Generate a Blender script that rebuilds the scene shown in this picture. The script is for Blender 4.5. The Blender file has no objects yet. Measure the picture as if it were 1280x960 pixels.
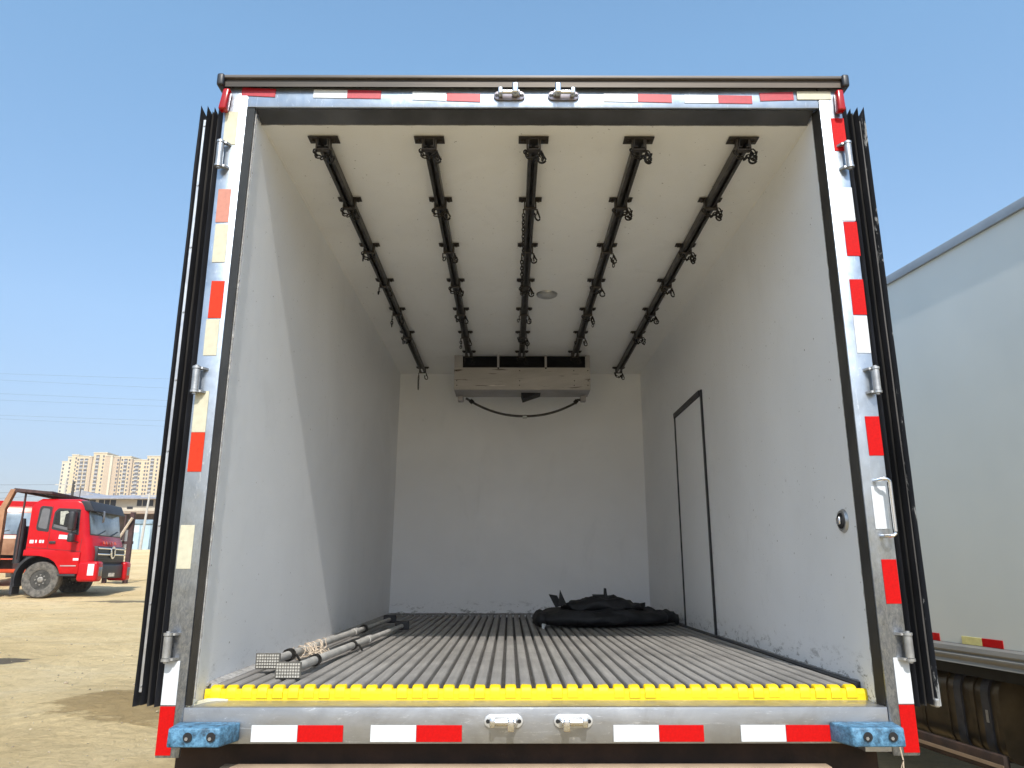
import bpy, bmesh, math, random
from mathutils import Vector, Matrix, noise
random.seed(7)
R = math.radians
scene = bpy.context.scene
COL = scene.collection

# ------------------------------------------------------------------ camera
cd = bpy.data.cameras.new('camera')
cam = bpy.data.objects.new('camera', cd); COL.objects.link(cam)
cd.sensor_width = 36; cd.lens = 26.016; cd.clip_start = 0.05; cd.clip_end = 6000
cam.location = (0, 0, 0)
cam.rotation_euler = (R(90) + math.atan(230/925), 0, R(-0.19))
scene.camera = cam

# ------------------------------------------------------------------ sky, sun, exposure
SUN_EL = 47.6
TO_SUN = Vector((0.080, -1.0, 1.10)).normalized()
w = bpy.data.worlds.new('World'); scene.world = w; w.use_nodes = True
nt = w.node_tree; nt.nodes.clear()
sky = nt.nodes.new('ShaderNodeTexSky'); sky.sky_type = 'NISHITA'; sky.sun_disc = False
sky.sun_elevation = R(SUN_EL); sky.sun_rotation = math.atan2(TO_SUN.x, TO_SUN.y)
sky.altitude = 0; sky.air_density = 1.25; sky.dust_density = 1.6; sky.ozone_density = 4.0
bg = nt.nodes.new('ShaderNodeBackground'); bg.inputs['Strength'].default_value = 0.15
wo = nt.nodes.new('ShaderNodeOutputWorld')
tcw = nt.nodes.new('ShaderNodeTexCoord'); spw = nt.nodes.new('ShaderNodeSeparateXYZ'); nt.links.new(tcw.outputs['Generated'], spw.inputs[0])
hzr = nt.nodes.new('ShaderNodeValToRGB'); nt.links.new(spw.outputs['Z'], hzr.inputs[0])      # hazier, bluer air near the horizon, all the way round
e = hzr.color_ramp.elements; e[0].position = 0.0; e[0].color = (0.455, 0.405, 0.45, 1); e[1].position = 0.60; e[1].color = (0.76, 0.88, 0.83, 1)
x_ = e.new(0.12); x_.color = (0.51, 0.475, 0.51, 1)
x_ = e.new(0.30); x_.color = (0.70, 0.70, 0.69, 1)
mxw = nt.nodes.new('ShaderNodeMix'); mxw.data_type = 'RGBA'; mxw.blend_type = 'MULTIPLY'; mxw.inputs['Factor'].default_value = 1
nt.links.new(sky.outputs[0], mxw.inputs['A']); nt.links.new(hzr.outputs[0], mxw.inputs['B'])
nt.links.new(mxw.outputs['Result'], bg.inputs[0]); nt.links.new(bg.outputs[0], wo.inputs[0])
sd = bpy.data.lights.new('sun', 'SUN'); sd.energy = 2.75; sd.angle = R(0.53); sd.color = (1.0, 0.96, 0.90)
sun = bpy.data.objects.new('sun', sd); COL.objects.link(sun)
sun.rotation_euler = (-TO_SUN).to_track_quat('-Z', 'Y').to_euler()
scene.view_settings.view_transform = 'Standard'; scene.view_settings.look = 'None'
scene.view_settings.exposure = 1.03; scene.view_settings.gamma = 1.0
scene.cycles.max_bounces = 18; scene.cycles.diffuse_bounces = 16; scene.cycles.glossy_bounces = 4

# ------------------------------------------------------------------ materials
def nodes(name):
    m = bpy.data.materials.new(name); m.use_nodes = True
    t = m.node_tree; b = t.nodes['Principled BSDF']
    return m, t, b
def mapped(t, sc=(1, 1, 1), kind='Object'):
    tc = t.nodes.new('ShaderNodeTexCoord'); mp = t.nodes.new('ShaderNodeMapping')
    if kind == 'World':
        g = t.nodes.new('ShaderNodeNewGeometry'); t.links.new(g.outputs['Position'], mp.inputs[0])
    else:
        t.links.new(tc.outputs[kind], mp.inputs[0])
    mp.inputs['Scale'].default_value = sc
    return mp.outputs[0]
def nz(t, vec, scale, detail=4, rough=0.55, dist=0):
    n = t.nodes.new('ShaderNodeTexNoise'); n.inputs['Scale'].default_value = scale
    n.inputs['Detail'].default_value = detail; n.inputs['Roughness'].default_value = rough
    n.inputs['Distortion'].default_value = dist
    t.links.new(vec, n.inputs['Vector']); return n.outputs['Fac']
def ramp(t, fac, stops):
    r = t.nodes.new('ShaderNodeValToRGB'); e = r.color_ramp.elements
    e[0].position, e[0].color = stops[0][0], col(stops[0][1])
    e[1].position, e[1].color = stops[1][0], col(stops[1][1])
    for p, c in stops[2:]:
        x = e.new(p); x.color = col(c)
    t.links.new(fac, r.inputs[0]); return r.outputs[0]
def col(c):
    if isinstance(c, (int, float)): return (c, c, c, 1)
    return (c[0], c[1], c[2], 1)
def mix(t, fac, a, b, mode='MIX'):
    m = t.nodes.new('ShaderNodeMix'); m.data_type = 'RGBA'; m.blend_type = mode
    for s, v in ((m.inputs['Factor'], fac), (m.inputs['A'], a), (m.inputs['B'], b)):
        if hasattr(v, 'links'): t.links.new(v, s)
        elif s.type == 'RGBA': s.default_value = col(v)
        else: s.default_value = v
    return m.outputs['Result']
def mth(t, op, a, b=0.0):
    m = t.nodes.new('ShaderNodeMath'); m.operation = op
    for i, v in enumerate((a, b)):
        if hasattr(v, 'links'): t.links.new(v, m.inputs[i])
        else: m.inputs[i].default_value = v
    return m.outputs[0]
def bump(t, b, h, strength=0.3, dist=0.01):
    n = t.nodes.new('ShaderNodeBump'); n.inputs['Strength'].default_value = strength
    n.inputs['Distance'].default_value = dist
    t.links.new(h, n.inputs['Height']); t.links.new(n.outputs[0], b.inputs['Normal'])
def simple(name, c, rough=0.6, metal=0.0, var=0.15, scale=8, bstr=0.0, c2=None, stretch=(1, 1, 1), spec=None):
    m, t, b = nodes(name)
    v = mapped(t, stretch)
    f = nz(t, v, scale, 5)
    lo = tuple(x*(1-var) for x in c); hi = tuple(min(1, x*(1+var)) for x in c)
    if c2: hi = c2
    t.links.new(ramp(t, f, [(0.3, lo), (0.7, hi)]), b.inputs['Base Color'])
    b.inputs['Metallic'].default_value = metal; b.inputs['Roughness'].default_value = rough
    if spec is not None: b.inputs['Specular IOR Level'].default_value = spec
    if bstr: bump(t, b, nz(t, v, scale*6, 4), bstr, 0.004)
    return m

M = {}
def stainless(name, base, r0, r1, scale=14, scratch=(1, 1, 1), dirt=0.35, dirtc=(0.22, 0.2, 0.18)):
    m, t, b = nodes(name)
    v = mapped(t, (1, 1, 1), 'World'); vs = mapped(t, scratch, 'World')
    f = nz(t, v, 5, 6, 0.6, 0.5); g = nz(t, vs, scale, 8, 0.7)
    c = ramp(t, f, [(0.35, tuple(x*0.80 for x in base)), (0.65, tuple(min(1, x*1.06) for x in base))])
    c = mix(t, ramp(t, nz(t, mapped(t, (0.5, 1, 2.5) if name == 'stainless_sill' else (2.5, 1, 0.5), 'World'), 30, 9, 0.8, 0.8), [(0.58, 0), (0.63, 0.5)]), c, (0.85, 0.86, 0.88))
    d = ramp(t, nz(t, v, 3.1, 9, 0.7, 1.0), [(0.52, 0), (0.75, dirt)])
    c = mix(t, d, c, dirtc)
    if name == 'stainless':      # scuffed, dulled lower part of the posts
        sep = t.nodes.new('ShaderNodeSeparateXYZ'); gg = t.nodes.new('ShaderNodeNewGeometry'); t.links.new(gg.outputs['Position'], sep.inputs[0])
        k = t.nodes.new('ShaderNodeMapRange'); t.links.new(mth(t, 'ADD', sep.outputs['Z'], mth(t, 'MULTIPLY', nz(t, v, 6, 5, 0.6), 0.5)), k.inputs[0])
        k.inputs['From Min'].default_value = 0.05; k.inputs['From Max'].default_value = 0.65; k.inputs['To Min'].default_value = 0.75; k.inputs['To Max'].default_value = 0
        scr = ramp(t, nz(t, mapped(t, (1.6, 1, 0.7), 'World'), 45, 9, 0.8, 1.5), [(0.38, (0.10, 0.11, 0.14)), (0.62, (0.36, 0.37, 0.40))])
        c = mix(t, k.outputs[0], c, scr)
    t.links.new(c, b.inputs['Base Color'])
    b.inputs['Metallic'].default_value = 0.85
    rr = t.nodes.new('ShaderNodeMapRange'); t.links.new(g, rr.inputs[0])
    rr.inputs['From Min'].default_value = 0.3; rr.inputs['From Max'].default_value = 0.7
    rr.inputs['To Min'].default_value = r0; rr.inputs['To Max'].default_value = r1
    t.links.new(rr.outputs[0], b.inputs['Roughness'])
    bump(t, b, g, 0.12, 0.004)
    return m
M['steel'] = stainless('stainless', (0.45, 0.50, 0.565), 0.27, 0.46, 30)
M['sill'] = stainless('stainless_sill', (0.42, 0.425, 0.44), 0.30, 0.5, 22, (0.25, 1, 1), 0.5)
M['steel_raw'] = stainless('bare_steel', (0.55, 0.55, 0.56), 0.3, 0.5, 40)
M['chrome'] = simple('polished_steel', (0.75, 0.75, 0.76), 0.22, 1.0, 0.06, 20)
M['keeper_dark'] = simple('keeper_cast', (0.22, 0.20, 0.22), 0.35, 0.9, 0.2, 30)
M['keeper_light'] = simple('keeper_cast_light', (0.62, 0.62, 0.62), 0.35, 0.6, 0.1, 30)
M['galv'] = simple('galvanised', (0.42, 0.42, 0.42), 0.42, 0.8, 0.2, 30, 0.15)

def wall_mat(name, base, warm, dirt_low=0.5):
    m, t, b = nodes(name)
    v = mapped(t, (1, 1, 1), 'World')
    big = nz(t, v, 0.9, 5, 0.6, 0.6)
    c = ramp(t, big, [(0.3, tuple(x*0.90 for x in base)), (0.7, base)])
    vs = mapped(t, (3.0, 3.0, 0.35), 'World')
    st = ramp(t, nz(t, vs, 2.2, 6, 0.6), [(0.52, 0), (0.8, 0.28)])
    c = mix(t, st, c, warm)
    sm = ramp(t, nz(t, mapped(t, (1.2, 1.2, 0.6), 'World'), 3.3, 9, 0.72, 1.2), [(0.57, 0), (0.76, 0.22)])
    c = mix(t, sm, c, tuple(x*0.62 for x in base))
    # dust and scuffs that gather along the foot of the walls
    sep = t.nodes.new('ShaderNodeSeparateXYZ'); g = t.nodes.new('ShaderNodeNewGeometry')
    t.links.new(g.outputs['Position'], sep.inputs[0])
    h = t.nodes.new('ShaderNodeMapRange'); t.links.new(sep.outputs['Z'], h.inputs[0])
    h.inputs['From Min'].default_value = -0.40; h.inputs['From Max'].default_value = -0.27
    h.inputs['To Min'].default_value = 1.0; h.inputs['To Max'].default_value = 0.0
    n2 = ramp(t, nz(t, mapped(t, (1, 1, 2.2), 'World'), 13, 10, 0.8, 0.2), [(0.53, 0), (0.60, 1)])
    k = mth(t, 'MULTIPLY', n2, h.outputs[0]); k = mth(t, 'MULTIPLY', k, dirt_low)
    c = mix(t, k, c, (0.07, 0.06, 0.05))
    sp = ramp(t, nz(t, v, 60, 3, 0.5), [(0.722, 0), (0.745, 0.8)])
    c = mix(t, sp, c, (0.16, 0.13, 0.10))
    t.links.new(c, b.inputs['Base Color'])
    b.inputs['Roughness'].default_value = 0.48
    bump(t, b, nz(t, mapped(t, (1, 1, 1), 'World'), 9.0, 5, 0.6), 0.11, 0.012)
    return m
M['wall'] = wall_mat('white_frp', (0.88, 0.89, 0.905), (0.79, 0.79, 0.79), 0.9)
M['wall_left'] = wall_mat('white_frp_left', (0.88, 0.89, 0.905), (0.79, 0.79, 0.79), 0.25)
M['ceil'] = wall_mat('white_frp_ceiling', (0.88, 0.875, 0.855), (0.78, 0.76, 0.72), 0.0)
M['seal'] = simple('sealant', (0.30, 0.29, 0.28), 0.6, 0, 0.4, 60, 0.4)
M['rubber'] = simple('black_rubber', (0.014, 0.014, 0.017), 0.45, 0, 0.5, 9, 0.2, stretch=(1, 1, 0.2))
M['rubber_dusty'] = simple('dusty_rubber', (0.035, 0.034, 0.034), 0.55, 0, 0.5, 12, 0.25, c2=(0.085, 0.078, 0.072), stretch=(1, 1, 0.15))
def worn():
    m, t, b = nodes('worn_rubber')
    v = mapped(t, (1, 1, 0.22), 'World')
    f = nz(t, v, 26, 6, 0.7, 0.4)
    k = ramp(t, f, [(0.585, 0), (0.605, 1)])
    c = mix(t, k, (0.02, 0.022, 0.028), (0.50, 0.50, 0.49))
    t.links.new(c, b.inputs['Base Color']); b.inputs['Roughness'].default_value = 0.5
    return m
M['worn'] = worn()
M['tape_red'] = simple('red_reflective_tape', (0.46, 0.003, 0.003), 0.5, 0, 0.12, 120, 0.08, spec=0.15)
M['tape_red_top'] = simple('red_tape_faded', (0.36, 0.012, 0.024), 0.45, 0, 0.15, 60, 0.08)
M['tape_orange'] = simple('orange_red_tape', (0.52, 0.035, 0.012), 0.5, 0, 0.12, 90, 0.08, spec=0.15)
M['tape_pink'] = simple('bleached_pink_tape', (0.46, 0.185, 0.13), 0.5, 0, 0.1, 60)
M['tape_cream'] = simple('cream_reflective_tape', (0.50, 0.47, 0.35), 0.45, 0, 0.1, 40)
M['tape_white'] = simple('white_reflective_tape', (0.56, 0.58, 0.60), 0.4, 0, 0.07, 40)
M['tape_yellow'] = simple('yellow_reflective_tape', (0.66, 0.60, 0.25), 0.45, 0, 0.1, 40)
M['lamp_red'] = simple('red_lens', (0.32, 0.004, 0.004), 0.2, 0, 0.1, 10)
def blue_paint():
    m, t, b = nodes('blue_painted_rubber')
    v = mapped(t, (1, 1, 1), 'World'); f = nz(t, v, 45, 8, 0.75)
    c = ramp(t, f, [(0.34, (0.012, 0.03, 0.05)), (0.50, (0.05, 0.14, 0.23)), (0.66, (0.12, 0.28, 0.43))])
    t.links.new(c, b.inputs['Base Color']); b.inputs['Roughness'].default_value = 0.55
    bump(t, b, f, 0.4, 0.004); return m
M['blue'] = blue_paint()
def rib_mat():
    m, t, b = nodes('ribbed_alloy_floor')
    g = t.nodes.new('ShaderNodeNewGeometry'); sep = t.nodes.new('ShaderNodeSeparateXYZ')
    t.links.new(g.outputs['Position'], sep.inputs[0])
    v = mapped(t, (1, 1, 1), 'World'); vs = mapped(t, (1, 0.06, 1), 'World')
    fine = nz(t, vs, 60, 5, 0.6); pat = nz(t, v, 2.6, 7, 0.62, 0.4)
    c = ramp(t, pat, [(0.3, (0.16, 0.15, 0.14)), (0.7, (0.29, 0.273, 0.255))])
    c = mix(t, ramp(t, fine, [(0.35, 0), (0.7, 0.45)]), c, (0.10, 0.095, 0.09))
    wob = mth(t, 'MULTIPLY', nz(t, v, 30, 8, 0.8), 0.060)
    yy = mth(t, 'ADD', sep.outputs['Y'], wob)
    paint = t.nodes.new('ShaderNodeMapRange'); t.links.new(yy, paint.inputs[0])
    paint.inputs['From Min'].default_value = 2.801; paint.inputs['From Max'].default_value = 2.806
    paint.inputs['To Min'].default_value = 1; paint.inputs['To Max'].default_value = 0
    wear = ramp(t, nz(t, mapped(t, (0.6, 1, 1.4), 'World'), 55, 8, 0.8), [(0.64, 0), (0.70, 0.55)])
    pc = mix(t, wear, (0.68, 0.475, 0.0), (0.28, 0.22, 0.06))
    c = mix(t, paint.outputs[0], c, pc)
    t.links.new(c, b.inputs['Base Color'])
    b.inputs['Roughness'].default_value = 0.52
    b.inputs['Metallic'].default_value = 0.0
    wv = t.nodes.new('ShaderNodeTexWave'); wv.inputs['Scale'].default_value = 75; wv.bands_direction = 'X'
    t.links.new(v, wv.inputs['Vector'])
    bump(t, b, wv.outputs['Fac'], 0.25, 0.0015)
    return m
M['rib'] = rib_mat()
M['floor_base'] = simple('floor_pan', (0.045, 0.042, 0.04), 0.7, 0, 0.4, 20, 0.2)  # channel dirt, made dark to put the groove shade into the colour
M['rail'] = simple('dark_rail_steel', (0.04, 0.037, 0.033), 0.45, 0.4, 0.4, 12, 0.2, c2=(0.085, 0.078, 0.07))
M['iron'] = simple('blackened_iron', (0.016, 0.014, 0.012), 0.5, 0.5, 0.4, 20, 0.2)
M['bracket'] = simple('bracket_steel', (0.055, 0.046, 0.038), 0.5, 0.4, 0.4, 20, 0.2)
M['black'] = simple('flat_black', (0.008, 0.008, 0.009), 0.7, 0, 0.3, 10)
M['cloth'] = simple('black_cloth', (0.008, 0.008, 0.010), 0.62, 0, 0.5, 14, 0.8, c2=(0.018, 0.018, 0.021), spec=0.35)
M['lampglass'] = simple('frosted_lamp_glass', (0.34, 0.34, 0.34), 0.35, 0, 0.1, 8)
def evap_mat():
    m, t, b = nodes('scratched_beige_casing')
    v = mapped(t, (0.35, 1, 1.6), 'World')
    c = ramp(t, nz(t, v, 4, 7, 0.65, 0.6), [(0.3, (0.36, 0.335, 0.31)), (0.7, (0.55, 0.52, 0.485))])
    k = ramp(t, nz(t, mapped(t, (0.12, 1, 1.8), 'World'), 26, 4, 0.6), [(0.62, 0), (0.65, 0.85)])
    c = mix(t, k, c, (0.07, 0.04, 0.03))
    k2 = ramp(t, nz(t, mapped(t, (0.10, 1, 2.2), 'World'), 19, 3, 0.6), [(0.65, 0), (0.68, 0.7)])
    c = mix(t, k2, c, (0.8, 0.76, 0.7))
    t.links.new(c, b.inputs['Base Color']); b.inputs['Roughness'].default_value = 0.6
    return m
M['evap'] = evap_mat()
M['evap_under'] = simple('grey_casing', (0.36, 0.34, 0.33), 0.6, 0, 0.15, 6)
M['galv_bar'] = simple('dusty_grey_tube', (0.38, 0.365, 0.34), 0.55, 0.2, 0.25, 14, 0.2)
M['pad'] = simple('stud_rubber_pad', (0.40, 0.38, 0.34), 0.7, 0, 0.2, 30, 0.2)
M['pad_back'] = simple('pad_recess', (0.085, 0.08, 0.07), 0.8, 0, 0.3, 30)
M['twine'] = simple('straw_twine', (0.50, 0.40, 0.30), 0.85, 0, 0.3, 40)
M['rust'] = simple('rusty_chassis', (0.022, 0.012, 0.008), 0.8, 0, 0.5, 9, 0.3, c2=(0.045, 0.022, 0.013))
M['dusty_bar'] = simple('dusty_underrun_bar', (0.30, 0.215, 0.145), 0.8, 0, 0.2, 7, 0.2)
M['drip_top'] = simple('weathered_drip_edge', (0.13, 0.115, 0.105), 0.55, 0.2, 0.3, 5, 0.1, stretch=(0.3, 1, 1))
M['drip_dark'] = simple('drip_channel', (0.05, 0.037, 0.026), 0.5, 0.2, 0.6, 6, 0.1, stretch=(0.2, 1, 3))  # shade and brown reflection under the lip, painted as colour
M['shell'] = simple('white_outer_skin', (0.62, 0.64, 0.63), 0.3, 0, 0.05, 2)
M['shell_grey'] = simple('greenish_white_panel', (0.62, 0.64, 0.61), 0.4, 0, 0.05, 1.2, c2=(0.66, 0.67, 0.63))
M['alu'] = simple('dull_aluminium', (0.22, 0.21, 0.19), 0.5, 0.3, 0.15, 10, stretch=(0.2, 0.2, 1))
M['roofrail'] = simple('grey_roof_rail', (0.25, 0.275, 0.30), 0.45, 0.2, 0.1, 8)
M['tank'] = simple('dusty_tank', (0.075, 0.058, 0.038), 0.32, 0.6, 0.3, 4, 0.1, c2=(0.15, 0.115, 0.072))
M['tank_strap'] = simple('tank_strap', (0.035, 0.034, 0.04), 0.6, 0, 0.4, 14)
M['rubber_tyre'] = simple('dusty_tyre', (0.055, 0.05, 0.045), 0.85, 0, 0.3, 12, 0.3, c2=(0.16, 0.145, 0.125))

# ------------------------------------------------------------------ object helpers
ORG = {}
class MB:
    def __init__(s): s.b = bmesh.new()
    def box(s, x0, x1, y0, y1, z0, z1, rot=None, piv=None):
        vs = [s.b.verts.new((x, y, z)) for x in (x0, x1) for y in (y0, y1) for z in (z0, z1)]
        for f in ((0, 1, 3, 2), (4, 6, 7, 5), (0, 4, 5, 1), (2, 3, 7, 6), (0, 2, 6, 4), (1, 5, 7, 3)):
            s.b.faces.new([vs[i] for i in f])
        if rot:
            c = Vector(piv) if piv else Vector(((x0+x1)/2, (y0+y1)/2, (z0+z1)/2))
            m = Matrix.Rotation(R(rot[0]), 3, rot[1])
            for v in vs: v.co = c + m @ (v.co - c)
        return vs
    def hexa(s, p):   # 8 points, bottom ring then top ring
        vs = [s.b.verts.new(q) for q in p]
        for f in ((3, 2, 1, 0), (4, 5, 6, 7), (0, 1, 5, 4), (1, 2, 6, 5), (2, 3, 7, 6), (3, 0, 4, 7)):
            s.b.faces.new([vs[i] for i in f])
        return vs
    def tube(s, pts, r, n=8, caps=True):
        pts = [Vector(p) for p in pts]; rings = []
        rr = r if isinstance(r, (list, tuple)) else [r]*len(pts)
        for i, p in enumerate(pts):
            d = (pts[min(i+1, len(pts)-1)] - pts[max(i-1, 0)]).normalized()
            u = d.cross(Vector((0, 0, 1)) if abs(d.z) < 0.95 else Vector((1, 0, 0))).normalized(); v = d.cross(u)
            rings.append([s.b.verts.new(p + (u*math.cos(a) + v*math.sin(a))*rr[i]) for a in [2*math.pi*k/n for k in range(n)]])
        for a, b in zip(rings, rings[1:]):
            for k in range(n): s.b.faces.new((a[k], a[(k+1) % n], b[(k+1) % n], b[k]))
        if caps:
            s.b.faces.new(rings[0][::-1]); s.b.faces.new(rings[-1])
    def loop(s, pts, r, n=5):
        pts = [Vector(p) for p in pts]; N = len(pts); rings = []
        cen = sum(pts, Vector())/N
        nrm = (pts[0]-cen).cross(pts[N//4]-cen).normalized()
        for i, p in enumerate(pts):
            d = (pts[(i+1) % N] - pts[i-1]).normalized(); u = nrm; v = d.cross(u)
            rings.append([s.b.verts.new(p + (u*math.cos(a) + v*math.sin(a))*r) for a in [2*math.pi*k/n for k in range(n)]])
        for i in range(N):
            a, b = rings[i], rings[(i+1) % N]
            for k in range(n): s.b.faces.new((a[k], a[(k+1) % n], b[(k+1) % n], b[k]))
    def prism(s, poly, axis, a0, a1):
        def P(p, a):
            return {'x': (a, p[0], p[1]), 'y': (p[0], a, p[1]), 'z': (p[0], p[1], a)}[axis]
        A = [s.b.verts.new(P(p, a0)) for p in poly]; B = [s.b.verts.new(P(p, a1)) for p in poly]
        n = len(poly)
        s.b.faces.new(A); s.b.faces.new(B[::-1])
        for i in range(n): s.b.faces.new((A[i], B[i], B[(i+1) % n], A[(i+1) % n]))
        return A, B
    def bev(s, w, seg=2, edges=None):
        e = edges if edges is not None else list(s.b.edges)
        bmesh.ops.bevel(s.b, geom=e, offset=w, segments=seg, affect='EDGES', clamp_overlap=True, profile=0.5)
        return s
    def build(s, name, mat, parent=None, smooth=False, label=None, origin=None, edge=30):
        bmesh.ops.recalc_face_normals(s.b, faces=s.b.faces)
        co = [v.co for v in s.b.verts]
        if origin is None:
            lo = [min(c[i] for c in co) for i in range(3)]; hi = [max(c[i] for c in co) for i in range(3)]
            o = Vector(((lo[0]+hi[0])/2, (lo[1]+hi[1])/2, lo[2]))
        else: o = Vector(origin)
        for v in s.b.verts: v.co -= o
        me = bpy.data.meshes.new(name); s.b.to_mesh(me); s.b.free()
        me.materials.append(M[mat] if isinstance(mat, str) else mat)
        if smooth:
            me.shade_smooth(); me.set_sharp_from_angle(angle=R(edge))
        ob = bpy.data.objects.new(name, me); COL.objects.link(ob)
        ORG[ob] = o
        if parent: ob.parent = parent; ob.location = o - ORG[parent]
        else: ob.location = o
        if label: ob['label'] = label
        return ob
def thing(name, label, cat, loc, rz=0, group=None, local=False):
    e = bpy.data.objects.new(name, None); COL.objects.link(e); e.location = loc; e.rotation_euler = (0, 0, rz)
    e.empty_display_size = 0.3
    ORG[e] = Vector((0, 0, 0)) if local else Vector(loc)
    tag(e, label, cat, group); return e
def tag(o, label, cat, group=None):
    o['label'] = label; o['category'] = cat
    if group: o['group'] = group
    return o
def dup(o, name, parent, pos, rot=None):
    c = o.copy(); c.name = name; COL.objects.link(c); c.parent = parent
    c.location = Vector(pos) - ORG[parent]; ORG[c] = Vector(pos)
    if rot is not None: c.rotation_euler = rot
    return c
def struct(o): o['kind'] = 'structure'; return o

# ------------------------------------------------------------------ ground
def sstep(a, b, x):
    t = max(0.0, min(1.0, (x-a)/(b-a))); return t*t*(3-2*t)
def gz(x, y):
    w = max(sstep(2.0, -3.5, x), sstep(14, 45, y))
    z = -1.45
    if y > 5: z += 0.0435*(min(y, 92)-5)*w
    if y > 92: z += 0.018*(y-92)*w
    # low ridge of churned dirt beside the truck
    d = ((x+4.0)/1.3)**2 + ((y-7.9)/0.8)**2
    z += 0.10*math.exp(-d*1.2)
    return z
def ground():
    def spread(lo, hi, fine, n):
        out = []; 
        for i in range(n+1):
            t = i/n*2-1
            out.append(t)
        return out
    xs = sorted(set([-900, -700, -500, -300, -200, -140, -100] + [-80+2*i for i in range(28)] + [-24+0.35*i for i in range(80)] + [4+1.5*i for i in range(12)] + [26, 36, 60, 100, 180, 300, 500]))
    ys = sorted(set([-300, -120, -60, -30, -18, -12, -8, -5, -3] + [-2+0.5*i for i in range(10)] + [3+0.22*i for i in range(100)] + [25+1.5*i for i in range(46)] + [100, 120, 160, 220, 320, 480, 700, 900]))
    b = bmesh.new(); g = []
    for y in ys:
        row = []
        for x in xs:
            z = gz(x, y)
            if -25 < x < 5 and 2 < y < 60:
                z += 0.035*noise.fractal(Vector((x*0.7, y*0.7, 3)), 0.6, 2.2, 4)*(1 if y < 16 else 0.7)
            row.append(b.verts.new((x, y, z)))
        g.append(row)
    for j in range(len(ys)-1):
        for i in range(len(xs)-1):
            b.faces.new((g[j][i], g[j][i+1], g[j+1][i+1], g[j+1][i]))
    me = bpy.data.meshes.new('ground'); b.to_mesh(me); b.free(); me.shade_smooth()
    m, t, bs = nodes('sandy_dirt')
    v = mapped(t, (1, 1, 1), 'World')
    c = ramp(t, nz(t, v, 0.35, 8, 0.62, 0.5), [(0.30, (0.58, 0.42, 0.21)), (0.52, (0.72, 0.545, 0.295)), (0.75, (0.77, 0.605, 0.36))])
    c = mix(t, ramp(t, nz(t, v, 3.2, 9, 0.7, 0.8), [(0.50, 0), (0.72, 0.45)]), c, (0.35, 0.26, 0.14))
    c = mix(t, ramp(t, nz(t, mapped(t, (0.25, 1.5, 1), 'World'), 1.1, 7, 0.65, 0.3), [(0.54, 0), (0.66, 0.40)]), c, (0.66, 0.55, 0.36))
    c = mix(t, ramp(t, nz(t, mapped(t, (1, 2.2, 1), 'World'), 7.5, 9, 0.75, 0.6), [(0.50, 0), (0.72, 0.40)]), c, (0.38, 0.27, 0.135))
    c = mix(t, ramp(t, nz(t, v, 45, 5, 0.7), [(0.58, 0), (0.72, 0.35)]), c, (0.25, 0.18, 0.10))
    # damp patch of darker earth, with a broken edge; the last spot paints a shadow
    sep = t.nodes.new('ShaderNodeSeparateXYZ'); g2 = t.nodes.new('ShaderNodeNewGeometry'); t.links.new(g2.outputs['Position'], sep.inputs[0])
    wob = nz(t, mapped(t, (0.7, 1.6, 1), 'World'), 2.4, 9, 0.72)
    def spot(cx, cy, rx, ry, s):
        a = mth(t, 'DIVIDE', mth(t, 'SUBTRACT', sep.outputs['X'], cx), rx); bb = mth(t, 'DIVIDE', mth(t, 'SUBTRACT', sep.outputs['Y'], cy), ry)
        d = mth(t, 'ADD', mth(t, 'MULTIPLY', a, a), mth(t, 'MULTIPLY', bb, bb))
        d = mth(t, 'ADD', d, mth(t, 'MULTIPLY', mth(t, 'SUBTRACT', wob, 0.5), 4.2))
        r = t.nodes.new('ShaderNodeMapRange'); t.links.new(d, r.inputs[0])
        r.inputs['From Min'].default_value = 0.8; r.inputs['From Max'].default_value = 1.15
        r.inputs['To Min'].default_value = s; r.inputs['To Max'].default_value = 0
        return r.outputs[0]
    c = mix(t, spot(-3.35, 7.7, 1.05, 0.62, 0.7), c, (0.30, 0.20, 0.085))
    c = mix(t, spot(-6.9, 10.5, 0.5, 0.35, 0.9), c, (0.10, 0.085, 0.07))
    c = mix(t, spot(-8.6, 19.4, 2.2, 0.30, 0.85), c, (0.13, 0.11, 0.08))  # shadow strip beside the red truck, painted into the ground colour
    t.links.new(c, bs.inputs['Base Color']); bs.inputs['Roughness'].default_value = 0.95
    bs.inputs['Specular IOR Level'].default_value = 0.1
    hgt = mth(t, 'ADD', nz(t, v, 8, 12, 0.78, 0.4), mth(t, 'MULTIPLY', nz(t, v, 1.6, 4, 0.6), 1.5))
    bump(t, bs, hgt, 1.0, 0.10)
    me.materials.append(m)
    o = bpy.data.objects.new('ground', me); COL.objects.link(o); struct(o)
ground()
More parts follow.
